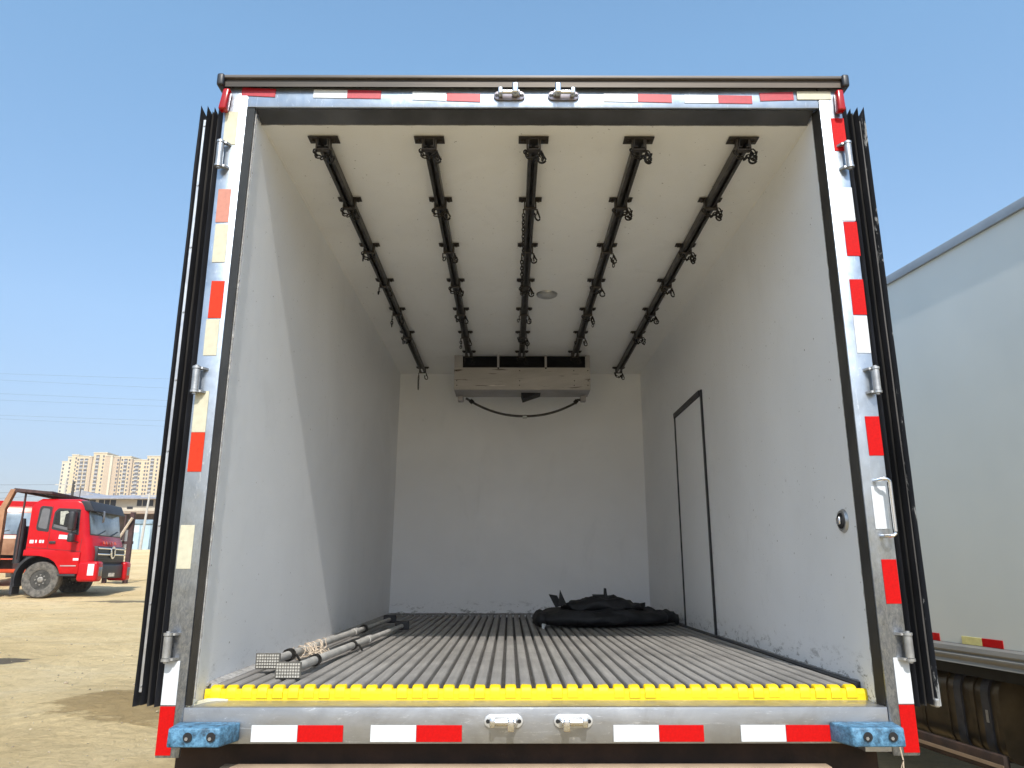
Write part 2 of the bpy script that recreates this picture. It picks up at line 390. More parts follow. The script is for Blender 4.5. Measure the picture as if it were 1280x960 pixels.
def pebbles():
    rp = random.Random(11); b = bmesh.new()
    for k in range(900):
        y = 4.5+26*rp.random()**1.6; x = -1.6 - rp.random()*(y*0.78-0.2)
        s = rp.uniform(0.005, 0.014)*(1 if rp.random() < 0.93 else 1.9)
        c = Vector((x, y, gz(x, y)+0.035*noise.fractal(Vector((x*0.7, y*0.7, 3)), 0.6, 2.2, 4)*(1 if y < 16 else 0.7)+s*0.2))
        o = bmesh.ops.create_icosphere(b, subdivisions=1, radius=s)
        for v in o['verts']:
            v.co = c + Vector((v.co.x*rp.uniform(0.8, 1.4), v.co.y*rp.uniform(0.8, 1.3), v.co.z*rp.uniform(0.5, 0.8)))
    me = bpy.data.meshes.new('pebbles'); b.to_mesh(me); b.free()
    me.materials.append(simple('pebble_stone', (0.22, 0.165, 0.10), 0.9, 0, 0.3, 3, c2=(0.50, 0.41, 0.28)))
    o = bpy.data.objects.new('pebbles', me); COL.objects.link(o); o['kind'] = 'stuff'
    o['label'] = 'small pebbles and clods scattered over the sandy yard'; o['category'] = 'pebbles'
pebbles()

# ------------------------------------------------------------------ the refrigerated truck body seen from behind
TR = thing('refrigerated_truck', 'white refrigerated truck body in the centre with its two rear doors folded open', 'truck', (0.10, 2.64, -1.45))
XL, XR, OL, OR = -1.045, 1.242, -1.158, 1.347
JL, JR = -1.072, 1.257
ZF, ZC, YB, YW = -0.395, 1.790, 6.80, 2.72

def leanx(b, xe, top, bot):
    # the inner edge leans: x = bot at the floor, top at the ceiling
    for v in b.b.verts:
        if abs(v.co.x-xe) < 0.006: v.co.x += bot+(top-bot)*(v.co.z+0.45)/2.25 - xe
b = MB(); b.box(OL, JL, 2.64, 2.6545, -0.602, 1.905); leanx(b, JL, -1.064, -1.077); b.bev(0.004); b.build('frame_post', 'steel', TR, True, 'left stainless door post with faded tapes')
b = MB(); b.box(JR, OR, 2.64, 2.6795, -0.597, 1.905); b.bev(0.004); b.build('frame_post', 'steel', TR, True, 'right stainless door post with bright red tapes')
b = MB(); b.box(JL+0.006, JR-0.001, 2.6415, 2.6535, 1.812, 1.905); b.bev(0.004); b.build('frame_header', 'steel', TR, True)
b = MB(); b.prism([(2.6415, -0.56), (2.6415, -0.449), (2.66, -0.447), (2.80, -0.441), (2.80, -0.56)], 'x', -1.0785, JR-0.001); b.bev(0.003); b.build('frame_sill', 'sill', TR, True)
# drip edge over the doors: thin weathered lip, channel below it with shade and reflection in its colour
b = MB(); b.prism([(2.610, 1.927), (2.610, 1.940), (2.63, 1.945), (2.80, 1.955), (2.80, 1.938)], 'x', OL-0.016, OR+0.022)
dc = b.bev(0.003).build('drip_cap', 'drip_top', TR, True)
b = MB(); b.prism([(2.622, 1.893), (2.622, 1.9265), (2.76, 1.9355), (2.76, 1.9062), (2.638, 1.9062), (2.636, 1.9030)], 'x', OL-0.012, OR+0.018)
b.build('channel', 'drip_dark', dc)
for x0, x1 in ((OL-0.026, OL+0.004), (OR-0.002, OR+0.028)):
    b = MB(); b.box(x0, x1, 2.602, 2.80, 1.888, 1.945); b.bev(0.010, 3); b.build('end_cap', 'rubber', dc, True)

# dark strips between frame and panels; the jambs' dark reflection is in their colour
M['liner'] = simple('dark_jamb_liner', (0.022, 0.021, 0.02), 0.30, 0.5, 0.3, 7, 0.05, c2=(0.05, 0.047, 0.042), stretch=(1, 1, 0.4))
M['liner_top'] = simple('dark_header_liner', (0.05, 0.05, 0.052), 0.3, 0.5, 0.3, 3, 0.05, c2=(0.11, 0.11, 0.115))  # shade of the header's inner face, put into the colour
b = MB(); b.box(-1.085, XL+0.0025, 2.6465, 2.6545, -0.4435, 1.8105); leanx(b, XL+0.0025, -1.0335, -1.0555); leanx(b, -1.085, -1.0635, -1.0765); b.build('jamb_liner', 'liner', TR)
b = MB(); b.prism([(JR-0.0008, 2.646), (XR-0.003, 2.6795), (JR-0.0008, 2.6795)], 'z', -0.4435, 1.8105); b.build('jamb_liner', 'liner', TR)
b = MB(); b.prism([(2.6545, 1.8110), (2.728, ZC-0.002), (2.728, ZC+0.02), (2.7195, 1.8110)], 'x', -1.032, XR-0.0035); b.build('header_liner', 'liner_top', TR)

# insulated walls, ceiling, floor (panels about 12 cm thick)
lw = MB(); lw.box(OL+0.002, XL, 2.655, YB, -0.56, ZC); leanx(lw, XL, -1.035, -1.0575); lw = lw.build('side_wall', 'wall_left', TR, label='left inner wall partly in sun')
rw = MB(); rw.box(XR, OR-0.002, 2.680, YB, -0.56, ZC); rw = rw.build('side_wall', 'wall', TR, label='right inner wall with the narrow side door')
bw = MB(); bw.box(OL+0.002, OR-0.002, YB, YB+0.12, -0.56, ZC); bw = bw.build('end_wall', 'wall', TR)
cl = MB(); cl.box(OL+0.002, OR-0.002, YW, YB+0.12, ZC+0.0005, 1.900); cl = cl.build('ceiling', 'ceil', TR)
fl = MB(); fl.prism([(2.7665, -0.442), (2.7665, -0.420), (YB-0.001, -0.420), (YB-0.001, -0.55), (2.801, -0.55), (2.801, -0.442)], 'x', -1.0535, XR-0.001); fl = fl.build('floor', 'floor_base', TR)
b = MB(); b.prism([(2.7438, -0.4455), (2.7442, -0.422), (2.7465, -0.4105), (2.751, -0.4070), (2.758, -0.4075), (2.766, -0.4142), (2.766, -0.4415)], 'x', -1.0535, XR-0.001); b.build('threshold_lip', 'rib', fl)

# lumpy sealant beads where the panels meet the door frame and each other
def bead(p0, p1, r, amp, seed, n=90, mt='seal'):
    b = MB(); pts = []; rs = []
    p0, p1 = Vector(p0), Vector(p1)
    for i in range(n+1):
        p = p0.lerp(p1, i/n)
        k = noise.noise(Vector((i*0.9, seed, 0))); k2 = noise.noise(Vector((i*0.31, seed, 5)))
        pts.append(p + Vector((0.002*k, 0.002*k2, 0.002*k))); rs.append(max(0.0015, r*(1+amp*k+amp*0.7*k2)))
    b.tube(pts, rs, 5); return b.build('sealant_bead', mt, TR, True)
bead((-1.0525, 2.657, ZF-0.03), (-1.030, 2.657, ZC), 0.0026, 0.9, 1, 200)
bead((XR-0.001, 2.682, ZF-0.03), (XR-0.001, 2.682, ZC), 0.0026, 0.9, 2, 200)
bead((XL, 2.730, ZC-0.001), (XR, 2.730, ZC-0.001), 0.0022, 0.7, 3, 160)
bead((-1.053, 2.76, ZF+0.002), (-1.053, YB, ZF+0.002), 0.007, 0.8, 4, 240)
bead((XR, 2.80, ZF+0.004), (XR, YB, ZF+0.004), 0.006, 0.8, 5, 240)
bead((XL, YB, ZF+0.004), (XR, YB, ZF+0.004), 0.008, 0.6, 6, 120)
bead((-1.053, YB, ZF), (-1.034, YB, ZC), 0.003, 0.3, 7, 60, 'wall')
bead((XR, YB, ZF), (XR, YB, ZC), 0.003, 0.3, 8, 60, 'wall')
bead((-1.033, YW+0.1, ZC), (-1.033, YB, ZC), 0.005, 0.3, 9, 60, 'ceil')
bead((XR, YW+0.1, ZC), (XR, YB, ZC), 0.005, 0.3, 10, 60, 'ceil')

b = MB(); b.tube([(-1.070, 2.652, -0.4475), (-1.055, 2.690, -0.4455), (-1.035, 2.725, -0.4435), (-1.005, 2.7425, -0.4425), (-0.97, 2.7435, -0.4425)], [0.007, 0.009, 0.010, 0.007, 0.003], 8); b.build('sealant_smear', 'tape_cream', TR, True)
# ribbed floor: 42 extruded ribs, nose rounded down at the threshold
NR, RX0, RX1 = 42, -1.044, 1.214
P = (RX1-RX0)/NR
def rib_mesh():
    b = bmesh.new(); hw = 0.0198
    prof = [(-hw-0.0015, 0.0), (-hw, 0.0325), (-hw+0.002, 0.0375), (-hw+0.0055, 0.0398), (hw-0.0055, 0.0398), (hw-0.002, 0.0375), (hw, 0.0325), (hw+0.0015, 0.0)]
    st = [(2.742, 0.02, 0.75), (2.7425, 0.45, 0.86), (2.746, 0.78, 0.94), (2.752, 0.93, 0.98), (2.762, 1.0, 1.0), (4.8, 1.0, 1.0), (YB-0.002, 1.0, 1.0)]
    rings = []
    for y, k, kw in st:
        rings.append([b.verts.new((x*kw, y-2.74, z*k)) for x, z in prof])
    for a, c in zip(rings, rings[1:]):
        for i in range(len(prof)-1): b.faces.new((a[i], a[i+1], c[i+1], c[i]))
    b.faces.new(rings[0]); b.faces.new(rings[-1][::-1])
    bmesh.ops.recalc_face_normals(b, faces=b.faces)
    me = bpy.data.meshes.new('floor_rib'); b.to_mesh(me); b.free(); me.materials.append(M['rib'])
    me.shade_smooth(); me.set_sharp_from_angle(angle=R(35)); return me
rm = rib_mesh()
for i in range(NR):
    o = bpy.data.objects.new('floor_rib', rm); COL.objects.link(o); o.parent = fl
    x = RX0 + (i+0.5)*P
    o.location = Vector((x, 2.74 + random.uniform(-0.002, 0.002), -0.4355 + random.uniform(-0.0008, 0.0008))) - ORG[fl]
b = MB(); b.prism([(-1.0535, -0.414), (-1.0535, -0.385), (-1.030, -0.392), (-1.0225, -0.3945), (-1.0225, -0.414)], 'y', 2.775, YB-0.001); b.build('edge_strip', 'seal', fl)
b = MB(); b.prism([(XR-0.001, -0.435), (XR-0.001, -0.390), (RX1+0.006, -0.396), (RX1+0.003, -0.435)], 'y', 2.79, YB-0.001); b.build('edge_strip', 'rubber', fl)

# side door in the right wall
sdo = MB(); sdo.box(XR-0.006, XR, 4.665, 5.415, ZF+0.005, 1.085); sdo.bev(0.002, 1); sdo = sdo.build('side_door', 'wall', TR)
for (y0, y1, z0, z1) in ((4.640, 4.663, ZF+0.006, 1.118), (5.417, 5.440, ZF+0.006, 1.118)):
    b = MB(); b.box(XR-0.012, XR-0.0005, y0, y1, z0, z1); b.build('door_seal', 'rubber', sdo)
b = MB(); b.box(XR-0.020, XR-0.0005, 4.6635, 5.4165, 1.088, 1.118); b.build('door_seal', 'rubber', sdo)
# inner release disc near the rear post
b = MB(); b.tube([(XR-0.001, 2.788, 0.170), (XR-0.010, 2.788, 0.170)], [0.044, 0.038], 28); rd = b.build('release_disc', 'galv', TR, True)
b = MB(); b.tube([(XR-0.009, 2.788, 0.170), (XR-0.013, 2.788, 0.170)], 0.029, 24); b.build('bezel', 'black', rd, True)
b = MB(); b.box(XR-0.024, XR-0.0125, 2.775, 2.801, 0.157, 0.183); b.bev(0.003); b.build('knob', 'chrome', rd, True)

# reflective tapes
MT = {'r': ('tape_red', None), 'R': ('tape_red_top', 'faded red tape'), 'w': ('tape_white', 'white tape'), 'c': ('tape_cream', 'cream yellowed tape'),
      'p': ('tape_pink', 'sun bleached pink tape'), 'o': ('tape_orange', 'orange red tape')}
def tape(kind, cx, z0, z1, w, rot=0, y=2.64):
    b = MB(); b.box(cx-w/2, cx+w/2, y-0.0022, y-0.0002, z0, z1)
    if rot:
        c = Vector((cx, y, (z0+z1)/2)); m = Matrix.Rotation(R(rot), 3, 'Y')
        for v in b.b.verts: v.co = c + m @ (v.co-c)
    b.bev(0.0006, 1)
    b.build('reflective_tape', MT[kind][0], TR, label=MT[kind][1])
for k, x, z, r in (('R', -1.022, 1.879, 3), ('w', -0.730, 1.872, 1), ('R', -0.593, 1.870, 1.2), ('w', -0.328, 1.862, 2.2), ('R', -0.188, 1.857, 2), ('w', 0.451, 1.857, 1),
                   ('R', 0.590, 1.855, 1.5), ('w', 0.779, 1.852, 0.5), ('R', 0.917, 1.850, 1), ('R', 1.087, 1.864, -2), ('c', 1.239, 1.868, 0)):
    tape(k, x, z-0.019, z+0.019, 0.138, r, 2.6410 if abs(x) < 1.2 else 2.6395)
for k, x, z0, z1 in (('c', -1.121, 1.639, 1.790), ('p', -1.118, 1.302, 1.445), ('c', -1.115, 1.135, 1.295), ('o', -1.108, 0.910, 1.060), ('c', -1.112, 0.764, 0.907),
                     ('c', -1.124, 0.476, 0.630), ('o', -1.124, 0.333, 0.476), ('c', -1.127, -0.003, 0.147), ('w', -1.130, -0.441, -0.302), ('r', -1.131, -0.594, -0.444)):
    tape(k, x, z0, z1-0.001, 0.050, random.uniform(-0.4, 0.4))
for k, x, z0, z1 in (('r', 1.323, 1.617, 1.765), ('w', 1.321, 1.312, 1.456), ('r', 1.324, 1.165, 1.309), ('r', 1.321, 0.926, 1.070), ('w', 1.319, 0.776, 0.923), ('r', 1.319, 0.392, 0.537),
                     ('w', 1.311, 0.133, 0.283), ('r', 1.318, -0.119, 0.030), ('w', 1.319, -0.438, -0.292), ('r', 1.319, -0.587, -0.440)):
    tape(k, x, z0, z1-0.001, 0.052, random.uniform(-0.4, 0.4))
for k, x0, x1 in (('w', -0.849, -0.6975), ('r', -0.6965, -0.547), ('w', -0.457, -0.307), ('r', -0.306, -0.156), ('w', 0.343, 0.4925), ('r', 0.4935, 0.641), ('w', 0.763, 0.911), ('r', 0.912, 1.059)):
    tape(k, (x0+x1)/2, -0.554, -0.503, x1-x0, 0, 2.6415)
# red corner marker lamps under the ends of the drip edge
for x, s in ((-1.150, -1), (1.330, 1)):
    b = MB(); b.hexa([(x-0.016, 2.60, 1.778), (x+0.016, 2.60, 1.778), (x+0.016, 2.637, 1.778), (x-0.016, 2.637, 1.778),
                      (x-0.008-0.004*s, 2.605, 1.876), (x+0.020-0.004*s, 2.605, 1.876), (x+0.020-0.004*s, 2.637, 1.876), (x-0.008-0.004*s, 2.637, 1.876)])
    b.bev(0.008, 3); b.build('marker_lamp', 'lamp_red', TR, True)

# latch keepers: oval plate, cross bar and cranked tongue
def keeper(x, z, flip, up, lab):
    b = MB(); n = 28
    poly = []
    for i in range(n):
        a = 2*math.pi*i/n
        cx = math.copysign(0.040, math.cos(a)) if abs(math.cos(a)) > 1e-6 else 0
        poly.append((x + cx + 0.024*math.cos(a), z + 0.021*math.sin(a)))
    b.prism(poly, 'y', 2.6325, 2.6405); b.bev(0.002, 2)
    pl = b.build('latch_keeper', 'keeper_dark' if up else 'keeper_light', TR, True, label=lab)
    b = MB(); b.tube([(x-0.040, 2.636, z), (x-0.036, 2.610, z), (x+0.036, 2.610, z), (x+0.040, 2.636, z)], 0.0085 if up else 0.0105, 12); b.build('bar', 'chrome', pl, True)
    xt = x + 0.024*flip
    b = MB(); b.box(xt-0.012, xt+0.012, 2.590, 2.630, z-0.026 if not up else z-0.012, z+0.012 if not up else z+0.034); b.bev(0.006, 3); b.build('tongue', 'chrome', pl, True)
    b = MB(); b.box(x-0.036*flip-0.009, x-0.036*flip+0.009, 2.594, 2.630, z-0.014, z+0.015); b.bev(0.005, 2); b.build('tongue', 'chrome', pl, True)
    for sx in (-0.052, 0.052):
        b = MB(); b.tube([(x+sx, 2.6327, z), (x+sx, 2.6312, z)], 0.0065, 10); b.build('bolt_hole', 'black', pl)
keeper(-0.002, 1.862, 1, True, 'left of the two keepers above the opening'); keeper(0.218, 1.862, -1, True, 'right of the two keepers above the opening')
keeper(-0.019, -0.490, 1, False, 'left of the two keepers on the sill'); keeper(0.211, -0.490, -1, False, 'right of the two keepers on the sill')

# blue painted rubber buffers
def buffer(xf0, xf1, xb0, xb1, holes):
    b = MB(); b.hexa([(xb0, 2.6405, -0.551), (xf0, 2.545, -0.551), (xf1, 2.545, -0.551), (xb1, 2.6405, -0.551),
                      (xb0, 2.6405, -0.492), (xf0, 2.550, -0.494), (xf1, 2.550, -0.494), (xb1, 2.6405, -0.492)])
    b.bev(0.006, 3); o = b.build('buffer', 'blue', TR, True)
    for h in holes:
        b = MB(); b.tube([(h, 2.5440, -0.520), (h, 2.5425, -0.520)], [0.0145, 0.0145], 18); bh = b.build('bolt_recess', 'black', o)
        b = MB(); b.tube([(h-0.003, 2.5425, -0.5245), (h-0.003, 2.5405, -0.5245)], 0.0055, 6); b.build('bolt', 'galv', o)
buffer(-1.084, -0.918, -1.090, -0.885, (-1.018, -0.944)); buffer(1.092, 1.258, 1.055, 1.268, (1.138, 1.218))

# hinges
def hinge(x, z0, z1, s):
    zc = (z0+z1)/2
    b = MB(); b.tube([(x, 2.617, z0+0.010), (x, 2.617, z1-0.010)], 0.0138, 16)
    h = b.bev(0.001, 1).build('hinge', 'galv', TR, True)
    for q in ([(z0-0.006, .008), (z0-0.0005, .008), (z0, .0158), (z0+0.009, .0158)], [(z1-0.009, .0158), (z1, .0158), (z1+0.0005, .008), (z1+0.005, .008)]):
        b = MB(); b.tube([(x, 2.617, a) for a, _ in q], [c for _, c in q], 16); b.build('pin_cap', 'galv', h, True)
    for z in (z0+0.002, z1-0.009):
        b = MB(); b.prism([(x, 2.628), (x, 2.612), (x+s*0.022, 2.617), (x+s*0.034, 2.6395), (x+s*0.024, 2.6395)], 'z', z, z+0.008); b.build('hinge_arm', 'galv', h)
for z0, z1 in ((1.529, 1.642), (0.618, 0.716), (-0.302, -0.211)):
    hinge(-1.144, z0, z1, 1); hinge(1.340, z0, z1, -1)
# grab handle on the right post
b = MB(); pts = [(1.300, 2.640, 0.300), (1.304, 2.612, 0.301)]
for i in range(6):
    a = math.pi/2*i/5; pts.append((1.318+0.016*math.sin(a), 2.598, 0.290+0.014*math.cos(a)))
for i in range(6):
    a = math.pi/2*i/5; pts.append((1.318+0.016*math.cos(a), 2.598, 0.122-0.014*math.sin(a)))
pts += [(1.306, 2.612, 0.107), (1.302, 2.640, 0.108)]
b.tube(pts, 0.0062, 10); b.build('grab_handle', 'chrome', TR, True)

# ------------------------------------------------------------------ rear doors folded right round against the sides
def fin(b, x0, xc, x1, yb, yt, z0, z1, peak, seed):
    n = 46; rows = []
    for i in range(n+1):
        z = z0+(z1-z0)*i/n
        k = 0.0018*noise.noise(Vector((z*2.2, seed, 0))); q = 0.0015*noise.noise(Vector((z*5, seed, 9)))
        top = peak if i == n else 0
        rows.append([b.b.verts.new((x0+k, yb, z)), b.b.verts.new(((x0*2+xc)/3+k, (yb+2*yt)/3, z+top*0.4)), b.b.verts.new((xc+k*1.5, yt+q, z+top)),
                     b.b.verts.new(((x1*2+xc)/3+k, (yb+2*yt)/3, z+top*0.4)), b.b.verts.new((x1+k, yb, z))])
    for a, c in zip(rows, rows[1:]):
        for j in range(4): b.b.faces.new((a[j], a[j+1], c[j+1], c[j]))
        b.b.faces.new((a[4], a[0], c[0], c[4]))
    b.b.faces.new(rows[0]); b.b.faces.new(rows[-1][::-1])
def door(xo, s, label):
    # xo = face furthest from the truck, s = +1 when the truck lies to +x of the door
    X = lambda d: xo + s*d
    lo, hi = sorted((X(0.002), X(0.086)))
    b = MB(); b.box(lo, hi, 2.690, 3.86, -0.440, 1.795); b.bev(0.004, 1); d = b.build('door', 'shell', TR, True, label)
    for (a0, ac, a1, yt, mat, pk, sd) in ((0.000, 0.004, 0.014, 2.650, 'rubber', 0.028, 1), (0.030, 0.035, 0.042, 2.640, 'rubber', 0.020, 2),
                                   (0.043, 0.050, 0.058, 2.655, 'rubber_dusty', 0.004, 3), (0.058, 0.061, 0.066, 2.646, 'rubber', 0.018, 4), (0.070, 0.080, 0.094, 2.642, 'rubber', 0.024, 5)):
        if s < 0 and sd == 1: mat = 'worn'
        b = MB(); p = sorted(((X(a0)), X(ac), X(a1)))
        fin(b, p[0], X(ac), p[2], 2.6915, yt, -0.442-0.006*(sd % 2), 1.797, pk, sd*7+s)
        b.build('door_gasket', mat, d, True)
    if s > 0:
        b = MB(); l, h = sorted((X(0.0155), X(0.0285))); b.box(l, h, 2.658, 2.6895, -0.405, 1.765); b.bev(0.002, 1); b.build('trim_strip', 'steel_raw', d, True)
        for i in range(9):
            z = -0.385+i*0.265
            b = MB(); b.tube([(X(0.022), 2.6585, z), (X(0.022), 2.6555, z)], [0.005, 0.003], 8); b.build('rivet', 'galv', d)
        b = MB(); l, h = sorted((X(0.0665), X(0.0695))); b.box(l, h, 2.672, 2.6895, -0.42, 1.78); b.build('trim_strip', 'rubber_dusty', d)
    else:
        b = MB(); l, h = sorted((X(0.0155), X(0.0285))); b.box(l, h, 2.668, 2.6895, -0.43, 1.77); b.build('trim_strip', 'rubber_dusty', d)
        b = MB(); l, h = sorted((X(0.006), X(0.024))); b.box(l, h, 2.650, 2.6895, -0.452, -0.425); b.bev(0.004, 1); b.build('end_bracket', 'galv', d, True)
    return d
door(-1.258, 1, 'left rear door folded back, seen edge on'); door(1.446, -1, 'right rear door folded back, its outer seal worn to white')

# ------------------------------------------------------------------ hanging rails under the ceiling
RZ = 1.742      # underside of the rails
def rail_mb(x, y0, y1):
    b = MB(); w, t = 0.022, 0.003
    b.box(x-w, x-w+t, y0, y1, RZ, 1.782); b.box(x+w-t, x+w, y0, y1, RZ, 1.782)
    b.box(x-w+t, x+w-t, y0, y1, 1.779, 1.782)
    b.box(x-w+t, x-0.008, y0, y1, RZ, RZ+t); b.box(x+0.008, x+w-t, y0, y1, RZ, RZ+t)
    return b
def bracket_mb(wd, dp):
    b = MB()
    b.box(-wd/2, wd/2, -dp/2, dp/2, 0.040, 0.0435)
    for s in (-1, 1):
        b.box(s*0.0275-0.003, s*0.0275+0.003, -0.016, 0.016, -0.006, 0.0405)
        b.tube([(s*wd*0.36, 0.002, 0.0395), (s*wd*0.36, 0.002, 0.031)], 0.008, 6)
    b.box(-0.0305, 0.0305, -0.013, 0.013, -0.010, -0.0055)
    b.tube([(-0.034, 0, -0.010), (-0.034, 0, -0.034), (-0.028, 0, -0.040)], 0.004, 6)
    b.tube([(0.034, 0, -0.010), (0.034, 0, -0.034), (0.028, 0, -0.040)], 0.004, 6)
    return b
def chain_mb(pts):
    # links follow the polyline pts
    b = MB(); pts = [Vector(p) for p in pts]; L = 0.024; pos = []; 
    acc = 0
    for a, c in zip(pts, pts[1:]):
        d = (c-a); l = d.length; d.normalize(); s = -acc
        while s + L*0.8 < l + 1e-6:
            s2 = max(s, 0); pos.append((a+d*(s+L*0.4), d)); s += L*0.78
        acc = max(0, l-s)
    for i, (c, d) in enumerate(pos):
        side = Vector((1, 0, 0)) if i % 2 else Vector((0, 1, 0))
        u = d.cross(side)
        if u.length < 0.2: u = d.cross(Vector((0, 0, 1)))
        u.normalize(); ring = []
        for k in range(8):
            a = 2*math.pi*k/8
            ring.append(c + d*(math.cos(a)*L*0.55) + u*(math.sin(a)*L*0.30))
        b.loop(ring, 0.0034, 4)
    return b
def hook_mb(tilt):
    b = MB(); p = []
    for i in range(9):
        a = math.pi*1.15*i/8
        p.append((0.016*math.cos(a)*math.cos(tilt)+0.004, 0.016*math.cos(a)*math.sin(tilt), -0.034-0.015*math.sin(a)))
    p = [(0.004, 0, 0), (0.010, 0, -0.015)] + p + [(p[-1][0]-0.006, p[-1][1], p[-1][2]+0.012)]
    b.tube(p, 0.0044, 6); return b
rails_x = (-0.797, -0.345, 0.102, 0.553, 1.000)
ends = (6.58, 6.06, 6.06, 6.06, 6.58)
rail_lab = ('leftmost hanging rail', 'hanging rail second from the left', 'middle hanging rail', 'hanging rail second from the right', 'rightmost hanging rail')
BY = [2.832, 3.362, 3.895, 4.425, 4.965, 5.495]
protoB = protoN = None; chains = {}; hooks = {}
def instance(kind, key, maker, name, mat, parent, pos, rz=0):
    d = chains if kind == 'c' else hooks
    if key not in d:
        o = maker().build(name, mat, parent, True, origin=(0, 0, 0)); d[key] = o
        o.location = Vector(pos)-ORG[parent]; ORG[o] = Vector(pos)
    else:
        o = dup(d[key], name, parent, pos)
    o.rotation_euler = (0, 0, rz); return o
U1 = [(-0.036, 0, 0), (-0.034, -0.006, -0.020), (-0.016, -0.010, -0.040), (0.006, -0.010, -0.042), (0.026, -0.004, -0.024), (0.036, 0, 0)]
U2 = [(0.036, 0, 0), (0.050, -0.004, -0.028), (0.040, -0.008, -0.055), (0.020, -0.008, -0.040)]
D1 = [(0, 0, 0), (0.002, 0, -0.03), (0, 0, -0.06)]
D2 = [(0, 0, 0), (0.003, 0.0, -0.06), (0.0, 0, -0.15)]
D3 = [(0, 0, 0), (0.006, 0, -0.018), (0, 0, -0.034)]
D4 = [(0, 0, 0), (0.002, 0, -0.12), (0, 0, -0.235)]
plan = {  # per rail, per bracket: (left chain, right chain, right hook)
    0: [('U1', 'D3', 1), ('U1', 0, 1), ('D3', 'U1', 0), ('D3', 0, 1), ('D1', 0, 1), ('D3', 'U1', 0), ('D2', 0, 1)],
    1: [('U1', 'D3', 1), ('U1', 'D3', 1), ('D3', 'D3', 1), ('U1', 'D3', 1), ('D3', 'U1', 1), ('D1', 0, 1), ('D3', 'D3', 1)],
    2: [('U1', 'D3', 1), ('D4', 0, 1), ('D4', 'D3', 1), ('U1', 'D3', 1), ('D3', 'D3', 1), ('U1', 'D1', 1), ('U1', 'D3', 1)],
    3: [('U1', 'U2', 1), ('U1', 'U2', 1), (0, 'D1', 1), ('U1', 0, 1), ('U1', 'D1', 1), ('D3', 'D3', 1), ('U1', 'D3', 1)],
    4: [('U1', 'U2', 1), ('U1', 'U2', 1), ('U1', 'U2', 1), ('U1', 0, 1), ('U1', 'D3', 1), ('U1', 'U2', 0), ('U1', 'D3', 1)]}
CH = {'U1': U1, 'U2': U2, 'D1': D1, 'D2': D2, 'D2x': D2, 'D3': D3, 'D4': D4}
for ri, (rx, ye) in enumerate(zip(rails_x, ends)):
    ro = rail_mb(rx, 2.812, ye).build('hanging_rail', 'rail', TR, label=rail_lab[ri])
    ys = BY + [ye-0.03]
    for bi, y in enumerate(ys):
        if bi == 0:
            if protoN is None:
                protoN = bracket_mb(0.128, 0.054).build('bracket', 'bracket', ro, origin=(0, 0, 0)); protoN.location = Vector((rx, y, RZ))-ORG[ro]; ORG[protoN] = Vector((rx, y, RZ))
            else: dup(protoN, 'bracket', ro, (rx, y, RZ))
        else:
            if protoB is None:
                protoB = bracket_mb(0.114, 0.042).build('bracket', 'bracket', ro, origin=(0, 0, 0)); protoB.location = Vector((rx, y, RZ))-ORG[ro]; ORG[protoB] = Vector((rx, y, RZ))
            else: dup(protoB, 'bracket', ro, (rx, y, RZ))
        lc, rc, hk = plan[ri][min(bi, 6)]
        if lc:
            p = (rx, y, RZ-0.006) if lc[0] == 'U' else (rx-0.034, y, RZ-0.034)
            instance('c', lc, lambda: chain_mb(CH[lc]), 'chain', 'iron', ro, p, random.uniform(-0.25, 0.25) if lc[0] == 'U' else random.uniform(0, 3))
        if rc:
            p = (rx, y, RZ-0.006) if rc[0] == 'U' else (rx+0.034, y, RZ-0.034)
            instance('c', rc, lambda: chain_mb(CH[rc]), 'chain', 'iron', ro, p, random.uniform(-0.2, 0.2) if rc[0] == 'U' else random.uniform(0, 3))
        if hk:
            instance('h', hk, lambda: hook_mb(0.3), 'hook', 'iron', ro, (rx+0.032, y-0.004, RZ-0.022), random.uniform(-0.6, 0.4))

# dome lamp
b = MB(); b.tube([(0.250, 4.69, 1.7895), (0.250, 4.69, 1.780)], [0.072, 0.068], 36); dl = b.build('dome_lamp', 'galv', TR, True)
b = MB(); b.tube([(0.250, 4.69, 1.7795), (0.250, 4.69, 1.774), (0.250, 4.69, 1.768), (0.250, 4.69, 1.765)], [0.060, 0.056, 0.040, 0.015], 36); b.build('lens', 'lampglass', dl, True, edge=60)

# evaporator unit on the end wall
EX0, EX1, EY = -0.478, 0.695, 6.16
b = MB(); b.prism([(EY, 1.483), (EY, 1.679), (EY+0.27, 1.679), (EY+0.27, 1.487)], 'x', EX0, EX1); b.bev(0.004, 2)
ev = b.build('cooling_unit', 'evap', TR, True)
b = MB(); b.box(EX0+0.003, EX1-0.003, EY+0.004, EY+0.268, 1.4795, 1.4825); b.build('underside_panel', 'evap_under', ev)
for x0, x1 in ((EX0, EX0+0.072), (EX1-0.040, EX1)):
    b = MB(); b.box(x0, x1, EY+0.004, EY+0.26, 1.6795, 1.7885); b.build('end_block', 'evap_under', ev)
b = MB(); b.box(EX0+0.073, EX1-0.041, EY+0.05, EY+0.26, 1.6795, 1.788); b.build('fan_housing', 'black', ev)
for i in range(7):
    z = 1.686+i*0.0145
    b = MB(); b.box(EX0+0.073, EX1-0.041, EY+0.012, EY+0.046, z, z+0.003, rot=(-20, 'X')); b.build('grille_slat', 'black', ev)
for x in (-0.098, 0.312):
    b = MB(); b.box(x-0.009, x+0.009, EY-0.004, EY+0.010, 1.680, 1.7885); b.build('divider', 'evap_under', ev)
    for z in (1.672,):
        b = MB(); b.tube([(x, EY-0.0005, z), (x, EY-0.006, z)], 0.008, 8); b.build('screw', 'iron', ev)
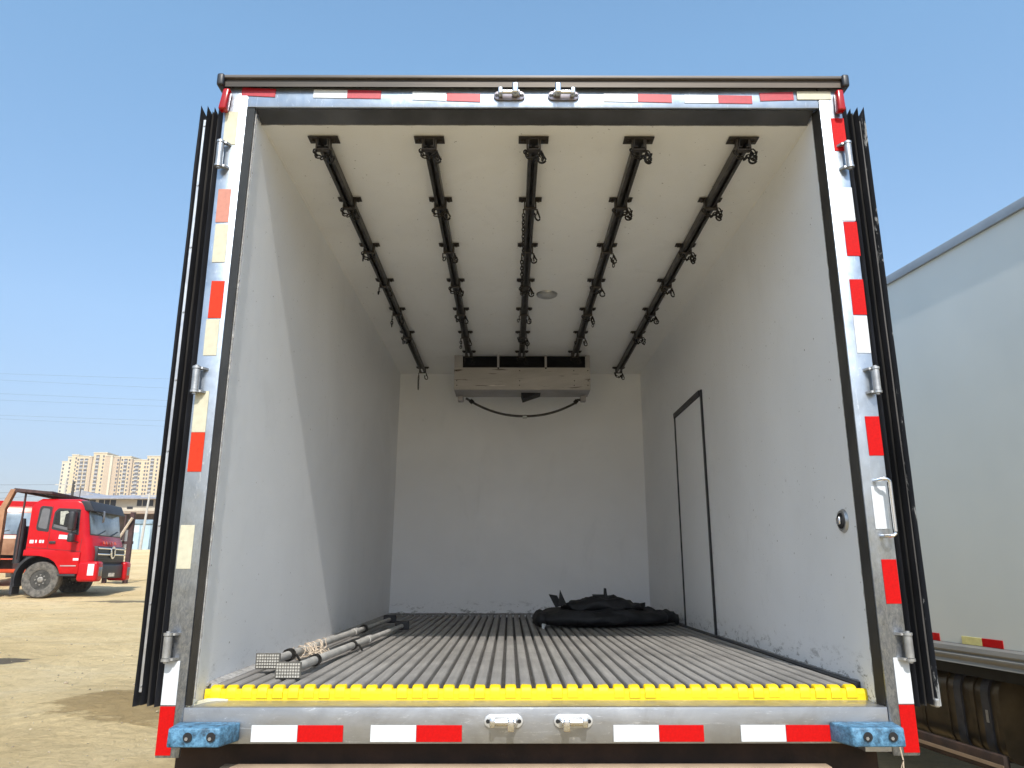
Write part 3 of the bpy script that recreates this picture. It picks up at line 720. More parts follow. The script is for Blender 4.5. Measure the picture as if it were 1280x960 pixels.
for x in (-0.455, -0.455, 0.085, 0.555, 0.672):
    for z in (1.65, 1.56, 1.52):
        b = MB(); b.tube([(x+random.uniform(-.006, .006), EY-0.0005, z), (x, EY-0.004, z)], 0.0045, 8); b.build('screw', 'iron', ev)
for x in (EX0+0.045, EX1-0.045):
    b = MB(); b.box(x-0.025, x+0.025, EY+0.19, EY+0.262, 1.425, 1.479); b.bev(0.01, 2); b.build('foot', 'evap_under', ev, True)
b = MB(); b.prism([(0.10, 1.4785), (0.27, 1.4785), (0.115, 1.425)], 'y', EY+0.10, EY+0.26); b.build('drain_spout', 'black', ev)
b = MB(); pts = []
for i in range(25):
    t = i/24; x = -0.315+0.89*t; u = 2*t-1
    pts.append((x, EY+0.21, 1.292+0.118*abs(u)**2.1))
pts = [(-0.385, EY+0.22, 1.455), (-0.352, EY+0.215, 1.435), (-0.33, EY+0.21, 1.432)] + pts + [(0.60, EY+0.21, 1.44), (0.64, EY+0.22, 1.44)]
b.tube(pts, 0.0105, 10); hz = b.build('drain_hose', 'rubber_dusty', ev, True)
b = MB(); b.tube([(0.115, EY+0.21, 1.288), (0.150, EY+0.21, 1.290)], 0.017, 10); b.build('hose_joint', 'galv', ev, True)
for x in (-0.335, 0.585):
    b = MB(); b.tube([(x-0.012, EY+0.21, 1.436), (x+0.012, EY+0.21, 1.412)], 0.019, 8); b.build('hose_clamp', 'iron', ev, True)

# chassis under the floor
b = MB(); b.box(-1.13, 1.25, 2.74, 2.90, -0.670, -0.562); b.build('cross_member', 'rust', TR)
for x in (-0.36, 0.50):
    b = MB(); b.box(x, x+0.08, 2.931, 8.9, -0.80, -0.57); b.build('chassis_rail', 'rust', TR)
b = MB(); b.box(-0.95, 1.06, 2.650, 2.70, -0.75, -0.632); b.bev(0.006, 2); ub = b.build('underrun_bar', 'dusty_bar', TR, True)
for x in (-0.30, 0.46):
    b = MB(); b.box(x, x+0.05, 2.701, 2.739, -0.73, -0.66); b.build('bar_bracket', 'rust', ub)
def tyre(cx, cy, cz, r, wd, parent, matr='steel_raw', axis='x'):
    b = MB(); prof = [(0.56, 0.40), (0.80, 0.50), (0.95, 0.48), (1.0, 0.38), (1.0, 0.0), (1.0, -0.38), (0.95, -0.48), (0.80, -0.5), (0.56, -0.40)]
    n = 36; rings = []
    for k in range(n):
        a = 2*math.pi*k/n; row = []
        for pr, pw in prof:
            q = (r*pr*math.cos(a), r*pr*math.sin(a))
            row.append(b.b.verts.new((cx+pw*wd, cy+q[0], cz+q[1]) if axis == 'x' else (cx+q[0], cy+pw*wd, cz+q[1])))
        rings.append(row)
    for k in range(n):
        a, c = rings[k], rings[(k+1) % n]
        for j in range(len(prof)-1): b.b.faces.new((a[j], a[j+1], c[j+1], c[j]))
        b.b.faces.new((a[-1], a[0], c[0], c[-1]))
    t = b.build('tyre', 'rubber_tyre', parent, True, edge=40)
    b = MB()
    ax = (lambda d, q0, q1: (cx+d, cy+q0, cz+q1)) if axis == 'x' else (lambda d, q0, q1: (cx+q0, cy+d, cz+q1))
    b.tube([ax(-wd*0.36, 0, 0), ax(-wd*0.12, 0, 0), ax(-wd*0.12, 0, 0.001), ax(-wd*0.34, 0, 0), ax(-wd*0.36, 0, 0)], [r*0.56, r*0.50, r*0.42, r*0.36, r*0.005], 28)
    b.build('rim', 'rim', t, True)
    b = MB(); b.tube([ax(-wd*0.44, 0, 0), ax(-wd*0.42, 0, 0), ax(-wd*0.37, 0, 0)], [r*0.10, r*0.14, r*0.17], 16); b.build('hub_cap', 'hub', t, True)
    b = MB(); b.tube([ax(-wd*0.405, 0, 0), ax(-wd*0.37, 0, 0)], [r*0.575, r*0.59], 28, caps=False); b.tube([ax(-wd*0.405, 0, 0), ax(-wd*0.30, 0, 0)], [r*0.575, r*0.53], 28, caps=False)
    b.build('rim_edge', 'hub', t, True)
    for k in range(8):
        a = 2*math.pi*k/8; b = MB(); b.tube([ax(-wd*0.42, r*0.27*math.cos(a), r*0.27*math.sin(a)), ax(-wd*0.365, r*0.27*math.cos(a), r*0.27*math.sin(a))], r*0.045, 6)
        b.build('wheel_nut', 'hub', t)
    return t
M['rim'] = simple('dusty_rim', (0.035, 0.033, 0.03), 0.6, 0.3, 0.4, 10, c2=(0.08, 0.075, 0.068))
M['hub'] = simple('dusty_hub', (0.16, 0.15, 0.135), 0.6, 0.2, 0.4, 14, c2=(0.34, 0.32, 0.29))
for x in (-0.86, 1.05):
    tyre(x, 6.6, -1.45+0.44, 0.44, 0.30, TR)
b = MB(); b.tube([(-0.9, 6.6, -1.01), (1.1, 6.6, -1.01)], 0.07, 12); b.build('axle', 'rust', TR, True)
# frayed cord dangling from the right lower corner
b = MB(); b.tube([(1.262, 2.60, -0.560), (1.268, 2.60, -0.60), (1.255, 2.60, -0.635), (1.235, 2.60, -0.665), (1.205, 2.60, -0.678)], 0.0022, 5)
b.tube([(1.268, 2.60, -0.60), (1.266, 2.60, -0.64), (1.250, 2.60, -0.70)], 0.002, 5); b.build('cord_end', 'twine', TR, True)
b = MB(); b.box(1.17, 1.259, 2.645, 2.70, -0.585, -0.5605); b.build('corner_gusset', 'steel_raw', TR)

# ------------------------------------------------------------------ black covers on the floor
BG = thing('folded_cover', 'heap of folded black cloth covers on the floor by the end wall', 'cloth cover', (0.70, 5.45, ZF+0.001))
def lump(cx, cy, z0, rx, ry, h, amp, seed, rot=0, e=2.6, name='cloth_fold', taper=0.0):
    b = MB(); nu, nv = 44, 18; rows = []
    zc = z0+h/2
    for j in range(nv+1):
        ph = -math.pi/2+math.pi*j/nv; row = []
        cp, sp = math.cos(ph), math.sin(ph)
        cpe = math.copysign(abs(cp)**(2/e), cp); spe = math.copysign(abs(sp)**(2/e), sp)
        for i in range(nu):
            th = 2*math.pi*i/nu; ct, st = math.cos(th), math.sin(th)
            x = rx*cpe*math.copysign(abs(ct)**(2/e), ct); y = ry*cpe*math.copysign(abs(st)**(2/e), st)
            k = 1-taper*(x/rx*0.5+0.5); z = h/2*spe*k - h/2*(1-k)
            nn = noise.fractal(Vector((x*6+seed, y*6, z*14)), 0.7, 2, 4)*amp
            n2 = abs(noise.noise(Vector((x*3+seed, y*9, z*3+seed))))*amp
            f = 1+nn*0.6
            zz = zc + z + (nn*0.5-n2*0.6)*(1 if sp > -0.2 else 0)
            zz = max(zz, z0+0.0005*j)
            c, s_ = math.cos(rot), math.sin(rot)
            X, Y = x*f, y*f
            row.append(b.b.verts.new((cx+X*c-Y*s_, cy+X*s_+Y*c, zz)))
        rows.append(row)
    for a, c in zip(rows, rows[1:]):
        for i in range(nu): b.b.faces.new((a[i], a[(i+1) % nu], c[(i+1) % nu], c[i]))
    bmesh.ops.remove_doubles(b.b, verts=b.b.verts, dist=0.0004)
    return b.build(name, 'cloth', BG, True, edge=75)
z = ZF+0.001
lump(0.52, 5.40, z, 0.36, 0.20, 0.125, 0.04, 3.1, 0.02)
lump(0.78, 5.50, z, 0.34, 0.24, 0.15, 0.06, 8.3, 0.05, taper=0.2)
lump(0.66, 5.46, z+0.09, 0.30, 0.17, 0.105, 0.10, 5.7, 0.05, 2.2)
lump(0.98, 5.58, z, 0.25, 0.16, 0.165, 0.09, 1.9, 0.2, 2.2, taper=0.55)
lump(0.22, 5.38, z, 0.06, 0.14, 0.11, 0.06, 2.2, 0.0, 2.4)
lump(1.12, 5.66, z, 0.09, 0.09, 0.085, 0.05, 4.4, 0.2, 2.2)
for q in ([(0.335, 5.30, -0.255), (0.395, 5.30, -0.245), (0.375, 5.33, -0.20), (0.350, 5.31, -0.145)], [(0.315, 5.28, -0.262), (0.365, 5.31, -0.252), (0.330, 5.33, -0.185), (0.270, 5.30, -0.175)],
          [(0.60, 5.36, -0.225), (0.70, 5.36, -0.225), (0.665, 5.38, -0.180), (0.575, 5.36, -0.178)], [(0.655, 5.35, -0.215), (0.685, 5.35, -0.215), (0.677, 5.36, -0.138), (0.660, 5.36, -0.135)]):
    b = MB(); A = [b.b.verts.new(p) for p in q]; B = [b.b.verts.new((p[0], p[1]+0.02, p[2])) for p in q]
    b.b.faces.new(A); b.b.faces.new(B[::-1])
    for i in range(4): b.b.faces.new((A[i], B[i], B[(i+1) % 4], A[(i+1) % 4]))
    b.bev(0.004, 2); b.build('strap', 'cloth', BG, True)
b = MB(); b.tube([(0.225, 5.205, -0.392), (0.232, 5.200, -0.365)], [0.010, 0.014], 8); b.build('white_toggle', 'tape_white', BG, True)

# ------------------------------------------------------------------ two load bars lying along the left wall
def load_bar(name, label, pad_x, pad_y, pad_z, p0, p1, extra):
    root = thing(name, label, 'load bar', (p0[0], p0[1], ZF+0.001), group='telescopic load bars on the floor')
    b = MB(); hw, hh = 0.048, 0.0295
    b.box(pad_x-hw, pad_x+hw, pad_y, pad_y+0.006, pad_z-hh, pad_z+hh); b.bev(0.002, 1)
    pd = b.build('foot_pad', 'pad_back', root, True)
    b = MB()
    for i in range(9):
        for j in range(5):
            x = pad_x-hw+0.0095+i*0.0097; zz = pad_z-hh+0.0085+j*0.0105
            b.prism([(x-0.0034, zz-0.0034), (x+0.0034, zz-0.0034), (x+0.0034, zz+0.0034), (x-0.0034, zz+0.0034)], 'y', pad_y-0.0045, pad_y+0.0002)
    b.build('stud_grid', 'pad', pd)
    p0, p1 = Vector(p0), Vector(p1); d = (p1-p0)
    L = lambda t: p0 + d*t
    b = MB(); b.tube([Vector((p0.x, pad_y+0.0065, p0.z)), L(0.55)], 0.0165, 16); b.build('outer_tube', 'galv_bar', root, True)
    b = MB(); b.tube([L(0.551), L(0.96)], 0.0130, 16); b.build('inner_tube', 'galv_bar', root, True)
    b = MB(); b.tube([L(0.535), L(0.565)], 0.0195, 16); b.build('collar', 'galv_bar', root, True)
    e = L(0.965); b = MB(); b.box(e.x-0.045, e.x+0.045, e.y, e.y+0.02, e.z-0.024, e.z+0.030); b.bev(0.004, 1); b.build('end_foot', 'rubber', root, True)
    for t, r, wd, up in extra:
        c = L(t); b = MB(); b.tube([L(t-0.006), L(t+0.006)], r, 14); kb = b.build('locking_ring', 'iron', root, True)
        if up:
            b = MB(); b.tube([c+Vector((0.01, 0, 0.01)), c+Vector((0.035, -0.01, 0.0)), c+Vector((0.05, -0.005, -0.024))], 0.005, 8); b.build('lever', 'iron', kb, True)
    return root
load_bar('load_bar', 'grey telescopic load bar nearest the left wall, wrapped with straw twine', -0.935, 3.042, -0.350, (-0.928, 3.065, -0.352), (-0.84, 5.55, -0.352), ((0.085, 0.026, 0.02, True), (0.64, 0.025, 0.02, False)))
load_bar('load_bar', 'grey telescopic load bar lying second from the left wall, its studded pad nearer', -0.812, 2.892, -0.3645, (-0.806, 2.915, -0.364), (-0.690, 5.10, -0.364), ((0.13, 0.024, 0.02, False), (0.40, 0.0225, 0.02, True)))
tw = MB()
for k in range(14):
    cx = -0.905+random.uniform(-0.02, 0.03); cy = 3.52+random.uniform(-0.16, 0.20); cz = -0.352
    pts = []
    a0 = random.uniform(0, 6.28); sp = random.uniform(3, 7)
    for i in range(9):
        a = a0+sp*i/8; r = 0.0215+random.uniform(0, 0.008)
        pts.append((-0.914+(cy-3.07)*0.036+r*math.cos(a), cy+0.016*(i-4)*random.uniform(0.4, 1), cz+r*math.sin(a)))
    tw.tube(pts, 0.0017, 4)
for k in range(9):
    x, y = -0.895+random.uniform(0, 0.03), 3.42+random.uniform(-0.05, 0.08); pts = [(x, y, -0.335)]
    for i in range(5):
        x += random.uniform(0.008, 0.028); y += random.uniform(-0.05, 0.03)
        pts.append((x, y, -0.352+random.uniform(-0.02, 0.018)))
    tw.tube(pts, 0.0019, 4)
two = tw.build('twine', 'twine', None, True); tag(two, 'loose straw coloured twine tangled round the load bar by the left wall', 'twine')

# ------------------------------------------------------------------ neighbouring truck on the right
NB = thing('parked_truck', 'pale grey box truck parked close on the right, seen along its side', 'truck', (2.739, 5.007, -1.45), math.atan2(0.159, 0.987), local=True)
# local: +y runs away from the camera along the wall, -x faces the camera side; z from the ground
b = MB(); b.box(0.0, 2.45, -3.6, 3.6, 1.00, 3.44); b.build('box_body', 'shell_grey', NB)
b = MB(); pr = [(-0.022, 3.435), (-0.022, 3.475), (-0.010, 3.500), (0.03, 3.515), (0.10, 3.515), (0.10, 3.4405), (-0.001, 3.4405), (-0.001, 3.435)]
b.prism(pr, 'y', -3.62, 3.62); b.build('roof_rail', 'roofrail', NB, True)
b = MB(); pr = [(-0.030, 0.885), (-0.022, 0.905), (-0.030, 0.925), (-0.030, 0.935), (-0.018, 0.945), (-0.026, 0.960), (-0.020, 0.985), (-0.003, 0.998), (0.10, 0.998), (0.10, 0.885)]
b.prism(pr, 'y', -3.61, 3.61); b.build('bottom_rail', 'alu', NB)
def ntape(y0, y1, mat, lab=None):
    b = MB(); b.box(-0.0035, -0.0008, y0, y1, 1.000, 1.046); b.bev(0.0008, 1); b.build('reflective_tape', mat, NB, label=lab)
for k in range(-3, 6):
    yr = -0.555+k*0.508
    ntape(yr, yr+0.157, 'tape_red'); ntape(yr+0.158, yr+0.318, 'tape_yellow', 'yellow tape')
b = MB(); b.box(0.10, 2.35, -3.5, 3.5, 0.80, 0.884); b.build('sub_frame', 'black', NB)
for x in (0.75, 1.60):
    b = MB(); b.box(x, x+0.09, -3.5, 5.6, 0.60, 0.799); b.build('chassis_rail', 'rust', NB)
def rrect(cx, cz, hw, hh, r, n=6):
    out = []
    for qx, qz, a0 in ((1, 1, 0), (-1, 1, 90), (-1, -1, 180), (1, -1, 270)):
        for i in range(n+1):
            a = R(a0+90*i/n); out.append((cx+qx*(hw-r)+r*math.cos(a), cz+qz*(hh-r)+r*math.sin(a)))
    return out
b = MB(); TY0, TY1 = -0.335, 0.52
b.prism(rrect(0.40, 0.575, 0.285, 0.235, 0.11), 'y', TY0, TY1); tk = b.build('fuel_tank', 'tank', NB, True)
for y0, y1, d in ((TY0-0.006, TY0+0.030, 0.012), (TY0+0.20, TY0+0.235, 0.008), (TY0+0.43, TY0+0.465, 0.008), (TY0+0.66, TY0+0.69, 0.008)):
    b = MB(); b.prism(rrect(0.40, 0.575, 0.285+d, 0.235+d, 0.115), 'y', y0, y1); b.build('rolled_rib', 'tank', tk, True)
for y0 in (TY0+0.075, TY0+0.30):
    b = MB(); b.prism(rrect(0.40, 0.575, 0.285+0.014, 0.235+0.014, 0.118), 'y', y0, y0+0.06); b.build('strap', 'tank_strap', tk, True)
b = MB(); b.box(0.10, 0.098, TY0+0.09, TY0+0.11, 0.55, 0.62); b.build('buckle', 'galv', tk)
b = MB(); b.box(-0.02, 0.025, -0.45, 1.7, 0.315, 0.415); b.bev(0.008, 2); sg = b.build('side_guard', 'dusty_bar2' if 'dusty_bar2' in M else 'rust', NB, True)
b = MB(); b.box(-0.0225, -0.0205, -0.448, 1.69, 0.345, 0.366); b.build('pale_stripe', 'dusty_bar', sg)
b = MB(); b.box(-0.02, 0.025, -3.2, -0.47, 0.31, 0.335); b.build('side_guard', 'black', NB)
for y in (1.2,):
    b = MB(); b.box(0.026, 0.07, y, y+0.05, 0.32, 0.884); b.build('guard_post', 'rust', NB)
for y in (2.9,):
    tyre(0.32, y, 0.46, 0.46, 0.28, NB)
    tyre(2.10, y, 0.46, 0.46, 0.28, NB)
for y in (-2.4,):
    tyre(0.32, y, 0.46, 0.46, 0.28, NB); tyre(2.10, y, 0.46, 0.46, 0.28, NB)

# ------------------------------------------------------------------ tipper trucks on the left
M['red_paint'] = simple('red_cab_paint', (0.44, 0.002, 0.006), 0.25, 0, 0.08, 3, c2=(0.48, 0.006, 0.010), spec=0.3)
M['orange_paint'] = simple('orange_red_cab_paint', (0.58, 0.08, 0.03), 0.3, 0, 0.1, 3)
M['glass'] = simple('cab_glass', (0.09, 0.13, 0.17), 0.12, 0.0, 0.3, 1.3, c2=(0.30, 0.36, 0.42))
M['dark_glass'] = simple('dark_side_glass', (0.012, 0.014, 0.016), 0.08, 0, 0.3, 2)
M['grey_glass'] = simple('grey_quarter_glass', (0.13, 0.13, 0.14), 0.15, 0, 0.3, 2)
M['blackplastic'] = simple('black_plastic', (0.022, 0.022, 0.025), 0.5, 0, 0.3, 8)
M['visor'] = simple('smoked_visor', (0.03, 0.03, 0.036), 0.5, 0, 0.3, 4, spec=0.25)
M['bed_tan'] = simple('rusty_tan_bed', (0.34, 0.14, 0.06), 0.7, 0, 0.4, 3, 0.1, c2=(0.42, 0.22, 0.12))
M['bed_dark'] = simple('dark_rusty_frame', (0.05, 0.022, 0.02), 0.7, 0, 0.5, 6)
M['maroon'] = simple('maroon_shadow_gap', (0.13, 0.01, 0.012), 0.6, 0, 0.3, 6)
M['shed_pale'] = simple('pale_cloth', (0.35, 0.35, 0.30), 0.8, 0, 0.3, 12)
M['sticker'] = simple('white_pink_sticker', (0.80, 0.62, 0.68), 0.4, 0, 0.15, 14)
M['lamp'] = simple('clear_headlamp', (0.65, 0.62, 0.6), 0.15, 0.2, 0.3, 16)

def cab(root, paint, L=1.88, W=2.30, H=2.62):
    """cab in local space: x forward, near side on y=0, far side y=W, z from the ground"""
    zb = 1.12
    prof = [(0.15, zb), (0.15, 2.38), (0.20, 2.53), (0.34, H), (1.30, H), (1.48, 2.56), (1.56, 2.40), (1.69, 1.66), (1.76, 1.52), (1.84, 1.20), (1.84, 0.66), (1.32, 0.66), (1.20, 0.92), (1.10, zb)]
    b = MB(); rows = []
    # rounded front corners: the slices near each side stand back from the nose and drop a little at the roof
    for y, d in ((0, 0.17), (0.012, 0.115), (0.04, 0.065), (0.085, 0.025), (0.14, 0.0), (W-0.14, 0.0), (W-0.085, 0.025), (W-0.04, 0.065), (W-0.012, 0.115), (W, 0.17)):
        rows.append([b.b.verts.new((px - d*(sstep(1.25, 1.7, px) if pz > 0.95 else 0), y, pz - (d*0.45 if pz > 2.5 else 0))) for px, pz in prof])
    b.b.faces.new(rows[0]); b.b.faces.new(rows[-1][::-1])
    for q0, q1 in zip(rows, rows[1:]):
        for k in range(len(prof)): b.b.faces.new((q0[k], q1[k], q1[(k+1) % len(prof)], q0[(k+1) % len(prof)]))
    cb = b.build('cab_body', paint, root, True, edge=35)
    # windscreen lies on the sloping face
    def on(t, y, off):
        x0, z0, x1, z1 = 1.56, 2.40, 1.69, 1.66
        n = Vector((z0-z1, 0, x1-x0)).normalized()
        return (x0+(x1-x0)*t+n.x*off, y, z0+(z1-z0)*t+n.z*off)
    def slab(name, t0, t1, y0, y1, o0, o1, mat, par, bev=0.01):
        b = MB(); b.hexa([on(t1, y0, o0), on(t1, y0, o1), on(t1, y1, o1), on(t1, y1, o0), on(t0, y0, o0), on(t0, y0, o1), on(t0, y1, o1), on(t0, y1, o0)])
        if bev: b.bev(bev, 2)
        return b.build(name, mat, par, True)
    slab('windscreen', 0.02, 0.98, 0.14, W-0.14, -0.01, 0.012, 'glass', cb)
    slab('windscreen_seal', 0.0, 1.02, 0.115, W-0.115, -0.01, 0.006, 'blackplastic', cb)
    for k in range(2):
        y = 0.55+k*0.9; b = MB(); b.tube([on(1.0, y, 0.03), on(0.80, y+0.55, 0.022)], 0.010, 6); b.build('wiper', 'blackplastic', cb)
    return cb
def side_poly(name, pts, y0, y1, mat, par, bev=0.02):
    b = MB(); A, B = b.prism(pts, 'y', y0, y1)
    if bev:
        ed = [e for e in b.b.edges if abs(e.verts[0].co.y-e.verts[1].co.y) > 1e-4]
        b.bev(bev, 3, ed)
    return b.build(name, mat, par, True)

RT = thing('tipper_truck', 'bright red tipper truck cab with dark sun visor parked left on the dirt', 'truck', (-13.12, 20.35, gz(-12.4, 20.5)), R(6.5), local=True)
cb = cab(RT, 'red_paint')
# near side glazing, door joints, trim
side_poly('quarter_window_seal', [(0.33, 1.84), (0.36, 1.76), (0.66, 1.72), (0.68, 2.40), (0.40, 2.42), (0.36, 2.36)], -0.006, 0.02, 'blackplastic', cb, 0.05)
side_poly('quarter_window', [(0.375, 1.84), (0.61, 1.79), (0.63, 2.34), (0.43, 2.36)], -0.012, 0.0, 'grey_glass', cb, 0.05)
side_poly('door_window_seal', [(0.72, 1.80), (1.44, 1.64), (1.41, 2.34), (0.84, 2.36), (0.75, 2.26)], -0.006, 0.02, 'blackplastic', cb, 0.03)
side_poly('door_window', [(0.765, 1.85), (1.39, 1.70), (1.365, 2.29), (0.87, 2.31), (0.79, 2.23)], -0.012, 0.0, 'dark_glass', cb, 0.03)
side_poly('window_reflection_panel', [(0.77, 1.85), (1.38, 1.705), (1.375, 1.78), (0.775, 1.93)], -0.015, -0.0125, 'grey_glass', cb, 0)
side_poly('curtain', [(0.93, 1.93), (1.02, 1.91), (1.04, 2.20), (1.12, 2.24), (1.08, 2.29), (0.90, 2.27)], -0.0145, -0.0125, 'shed_pale', cb, 0)
for q in ([(0.685, 1.27), (0.698, 1.27), (0.700, 2.42), (0.687, 2.42)], [(1.50, 0.95), (1.512, 0.95), (1.545, 1.55), (1.533, 1.55)]):
    side_poly('shut_line', q, -0.003, 0.01, 'maroon', cb, 0)
side_poly('swage_line', [(0.17, 1.315), (1.55, 1.20), (1.55, 1.212), (0.17, 1.328)], -0.004, 0.01, 'maroon', cb, 0)
b = MB(); b.box(0.72, 0.88, -0.025, -0.001, 1.41, 1.48); b.bev(0.01, 2); b.build('door_handle', 'blackplastic', cb, True)
b = MB(); b.box(0.94, 1.31, -0.006, -0.001, 1.53, 1.64, rot=(4, 'Y')); b.bev(0.002, 1); b.build('door_sticker', 'sticker', cb)
for x0, x1 in ((0.22, 0.32), (0.36, 0.40), (0.46, 0.52), (0.54, 0.58)):
    b = MB(); b.box(x0, x1, -0.005, -0.001, 1.43+random.uniform(-.01, .01), 1.51); b.build('badge_letter', 'sticker', cb)
b = MB(); b.box(1.40, 1.54, -0.056, -0.049, 0.97, 1.03); b.bev(0.003, 1); b.build('side_marker', 'sticker', cb)
b = MB()
b.prism([(0.12, 1.09), (0.12, 1.25), (0.90, 1.25), (1.12, 1.20), (1.56, 1.19), (1.56, 0.62), (1.10, 0.62), (1.05, 0.80), (0.94, 0.95), (0.78, 1.05), (0.55, 1.09)], 'y', -0.05, 0.35); b.bev(0.015, 2); b.build('wheel_arch', 'red_paint', RT, True)
b = MB(); b.box(1.06, 1.52, -0.09, 0.05, 0.56, 0.615); b.bev(0.01, 1); st = b.build('step', 'blackplastic', RT)
b = MB(); b.box(1.10, 1.50, -0.062, -0.051, 0.82, 0.845); b.build('step_edge', 'steel_raw', st)
# bumper corner, bumper, grille
b = MB(); b.box(1.52, 2.05, -0.04, 0.34, 0.42, 0.95); b.bev(0.07, 4); bm_ = b.build('bumper_corner', 'red_paint', RT, True)
b = MB(); b.box(2.045, 2.062, 0.06, 0.26, 0.56, 0.80); b.bev(0.01, 2); b.build('headlight', 'grey_glass', bm_, True)
b = MB(); b.box(1.80, 1.96, -0.046, -0.036, 0.58, 0.88); b.bev(0.004, 1); b.build('sticker', 'sticker', bm_, True)
b = MB(); b.box(1.52, 2.05, 1.96, 2.34, 0.42, 0.95); b.bev(0.07, 4); bm2 = b.build('bumper_corner', 'red_paint', RT, True)
b = MB(); b.box(2.045, 2.062, 2.06, 2.24, 0.56, 0.80); b.bev(0.01, 2); b.build('headlight', 'grey_glass', bm2, True)
b = MB(); b.box(1.60, 1.96, 0.345, 1.955, 0.50, 0.88); b.bev(0.04, 3); b.build('bumper', 'blackplastic', RT, True)
b = MB(); b.box(1.961, 1.972, 0.95, 1.35, 0.54, 0.64); b.build('number_plate', 'lamp', RT)
b = MB(); b.box(1.70, 1.90, 0.20, 2.10, 0.92, 1.36); b.bev(0.02, 2); gr = b.build('grille', 'blackplastic', RT, True)
for z in (1.12, 1.28):
    b = MB(); b.box(1.915, 1.935, 0.20, 2.10, z, z+0.045); b.bev(0.008, 2); b.build('grille_bar', 'chrome', gr, True)
for z in (0.96, 1.02, 1.20):
    b = MB(); b.box(1.915, 1.925, 0.22, 2.08, z, z+0.02); b.build('grille_slat', 'blackplastic', gr)
b = MB(); n = 20
b.prism([(1.15+0.17*math.cos(2*math.pi*i/n), 1.20+0.18*math.sin(2*math.pi*i/n)) for i in range(n)], 'x', 1.93, 1.95)
b.bev(0.006, 1); em = b.build('emblem', 'chrome', gr, True)
b = MB(); b.tube([(1.955, 1.09, 1.30), (1.955, 1.15, 1.20), (1.955, 1.17, 1.08)], 0.020, 6); b.tube([(1.955, 1.22, 1.30), (1.955, 1.17, 1.22), (1.955, 1.20, 1.12)], 0.014, 6); b.build('emblem_relief', 'blackplastic', em, True)
for y in (0.70, 0.90, 1.08, 1.26, 1.48):
    b = MB(); b.box(1.822, 1.842, y, y+0.09, 1.42, 1.50, rot=(-25, 'Y')); b.build('badge_letter', 'orange_paint', cb)
# sun visor, mirrors
b = MB(); b.hexa([(1.50, 0.02, 2.30), (1.74, 0.05, 2.28), (1.74, 2.25, 2.28), (1.50, 2.28, 2.30), (1.36, 0.00, 2.57), (1.60, 0.03, 2.57), (1.60, 2.27, 2.57), (1.36, 2.30, 2.57)])
b.bev(0.03, 3); b.build('sun_visor', 'visor', RT, True)
b = MB(); b.box(1.26, 1.40, -0.34, -0.10, 1.75, 2.26); b.bev(0.04, 3); mi = b.build('mirror', 'blackplastic', RT, True)
b = MB(); b.box(1.28, 1.42, -0.32, -0.12, 1.45, 1.68); b.bev(0.04, 3); b.build('mirror', 'blackplastic', RT, True)
b = MB(); b.tube([(1.40, 0.02, 2.3), (1.36, -0.20, 2.30), (1.34, -0.22, 1.50), (1.46, 0.02, 1.45)], 0.014, 8); b.build('mirror_arm', 'blackplastic', RT, True)
b = MB(); b.tube([(1.55, 0.20, 2.30), (1.80, 0.30, 2.24), (1.83, 0.42, 2.16)], 0.012, 6); fm = b.build('mirror_arm', 'blackplastic', RT, True)
b = MB(); b.tube([(1.82, 0.44, 2.16), (1.86, 0.46, 2.16)], [0.17, 0.15], 18); b.build('mirror', 'grey_glass', RT, True)
b = MB(); b.tube([(1.18, 0.35, 2.60), (1.18, 0.33, 3.0)], 0.010, 6); b.build('aerial', 'blackplastic', RT)
tyre(0.60, 0.17, 0.47, 0.47, 0.30, RT, axis='y'); tyre(0.60, 2.13, 0.47, 0.47, 0.30, RT, axis='y')
b = MB()
for a0 in range(0, 7):
    pass
pts_o = []; pts_i = []
for i in range(10):
    a = R(95+100*i/9); pts_o.append((0.58+0.66*math.cos(a), 0.47+0.70*math.sin(a))); pts_i.append((0.58+0.60*math.cos(a), 0.47+0.64*math.sin(a)))
b.prism(pts_o+pts_i[::-1], 'y', -0.02, 0.36); mg = b.build('mudguard', 'blackplastic', RT, True)
b = MB(); b.box(-0.10, -0.03, -0.02, 0.36, 0.10, 0.62); b.build('mud_flap', 'blackplastic', RT)
b = MB(); b.box(0.05, 1.9, 0.36, 1.94, 0.50, 1.10); b.build('engine_bay', 'black', RT)
for y in (0.75, 1.45):
    b = MB(); b.box(-7.5, 0.04, y, y+0.09, 0.75, 1.0); b.build('chassis_rail', 'bed_dark', RT)
b = MB(); b.tube([(-0.22, 0.4, 0.9), (-0.22, 0.4, 1.75), (-0.22, 0.4, 2.1)], [0.11, 0.11, 0.06], 12); b.build('air_intake', 'blackplastic', RT, True)
b = MB(); b.box(-0.30, -0.06, 0.55, 1.9, 1.0, 1.9); b.build('rack', 'blackplastic', RT)
# load bed: side with posts, front hoop, guard rail over the cab
bd = MB(); bd.box(-6.8, -0.62, 0.02, 0.08, 1.12, 1.62); bd = bd.build('bed_side', 'bed_tan', RT)
b = MB(); b.box(-6.8, -0.62, 2.22, 2.28, 1.12, 1.62); b.build('bed_side', 'bed_tan', RT)
b = MB(); b.box(-6.8, -0.50, 0.081, 2.219, 1.05, 1.12); b.build('bed_floor', 'bed_dark', RT)
b = MB(); b.prism([(-0.50, 0.95), (-0.62, 0.95), (-0.66, 2.35), (-0.45, 2.86), (-0.33, 2.86), (-0.52, 2.32)], 'y', -0.03, 0.11); b.build('bed_post', 'bed_tan', RT)
b = MB(); b.prism([(-0.50, 0.95), (-0.62, 0.95), (-0.66, 2.35), (-0.45, 2.86), (-0.33, 2.86), (-0.52, 2.32)], 'y', 2.2, 2.32); b.build('bed_post', 'bed_tan', RT)
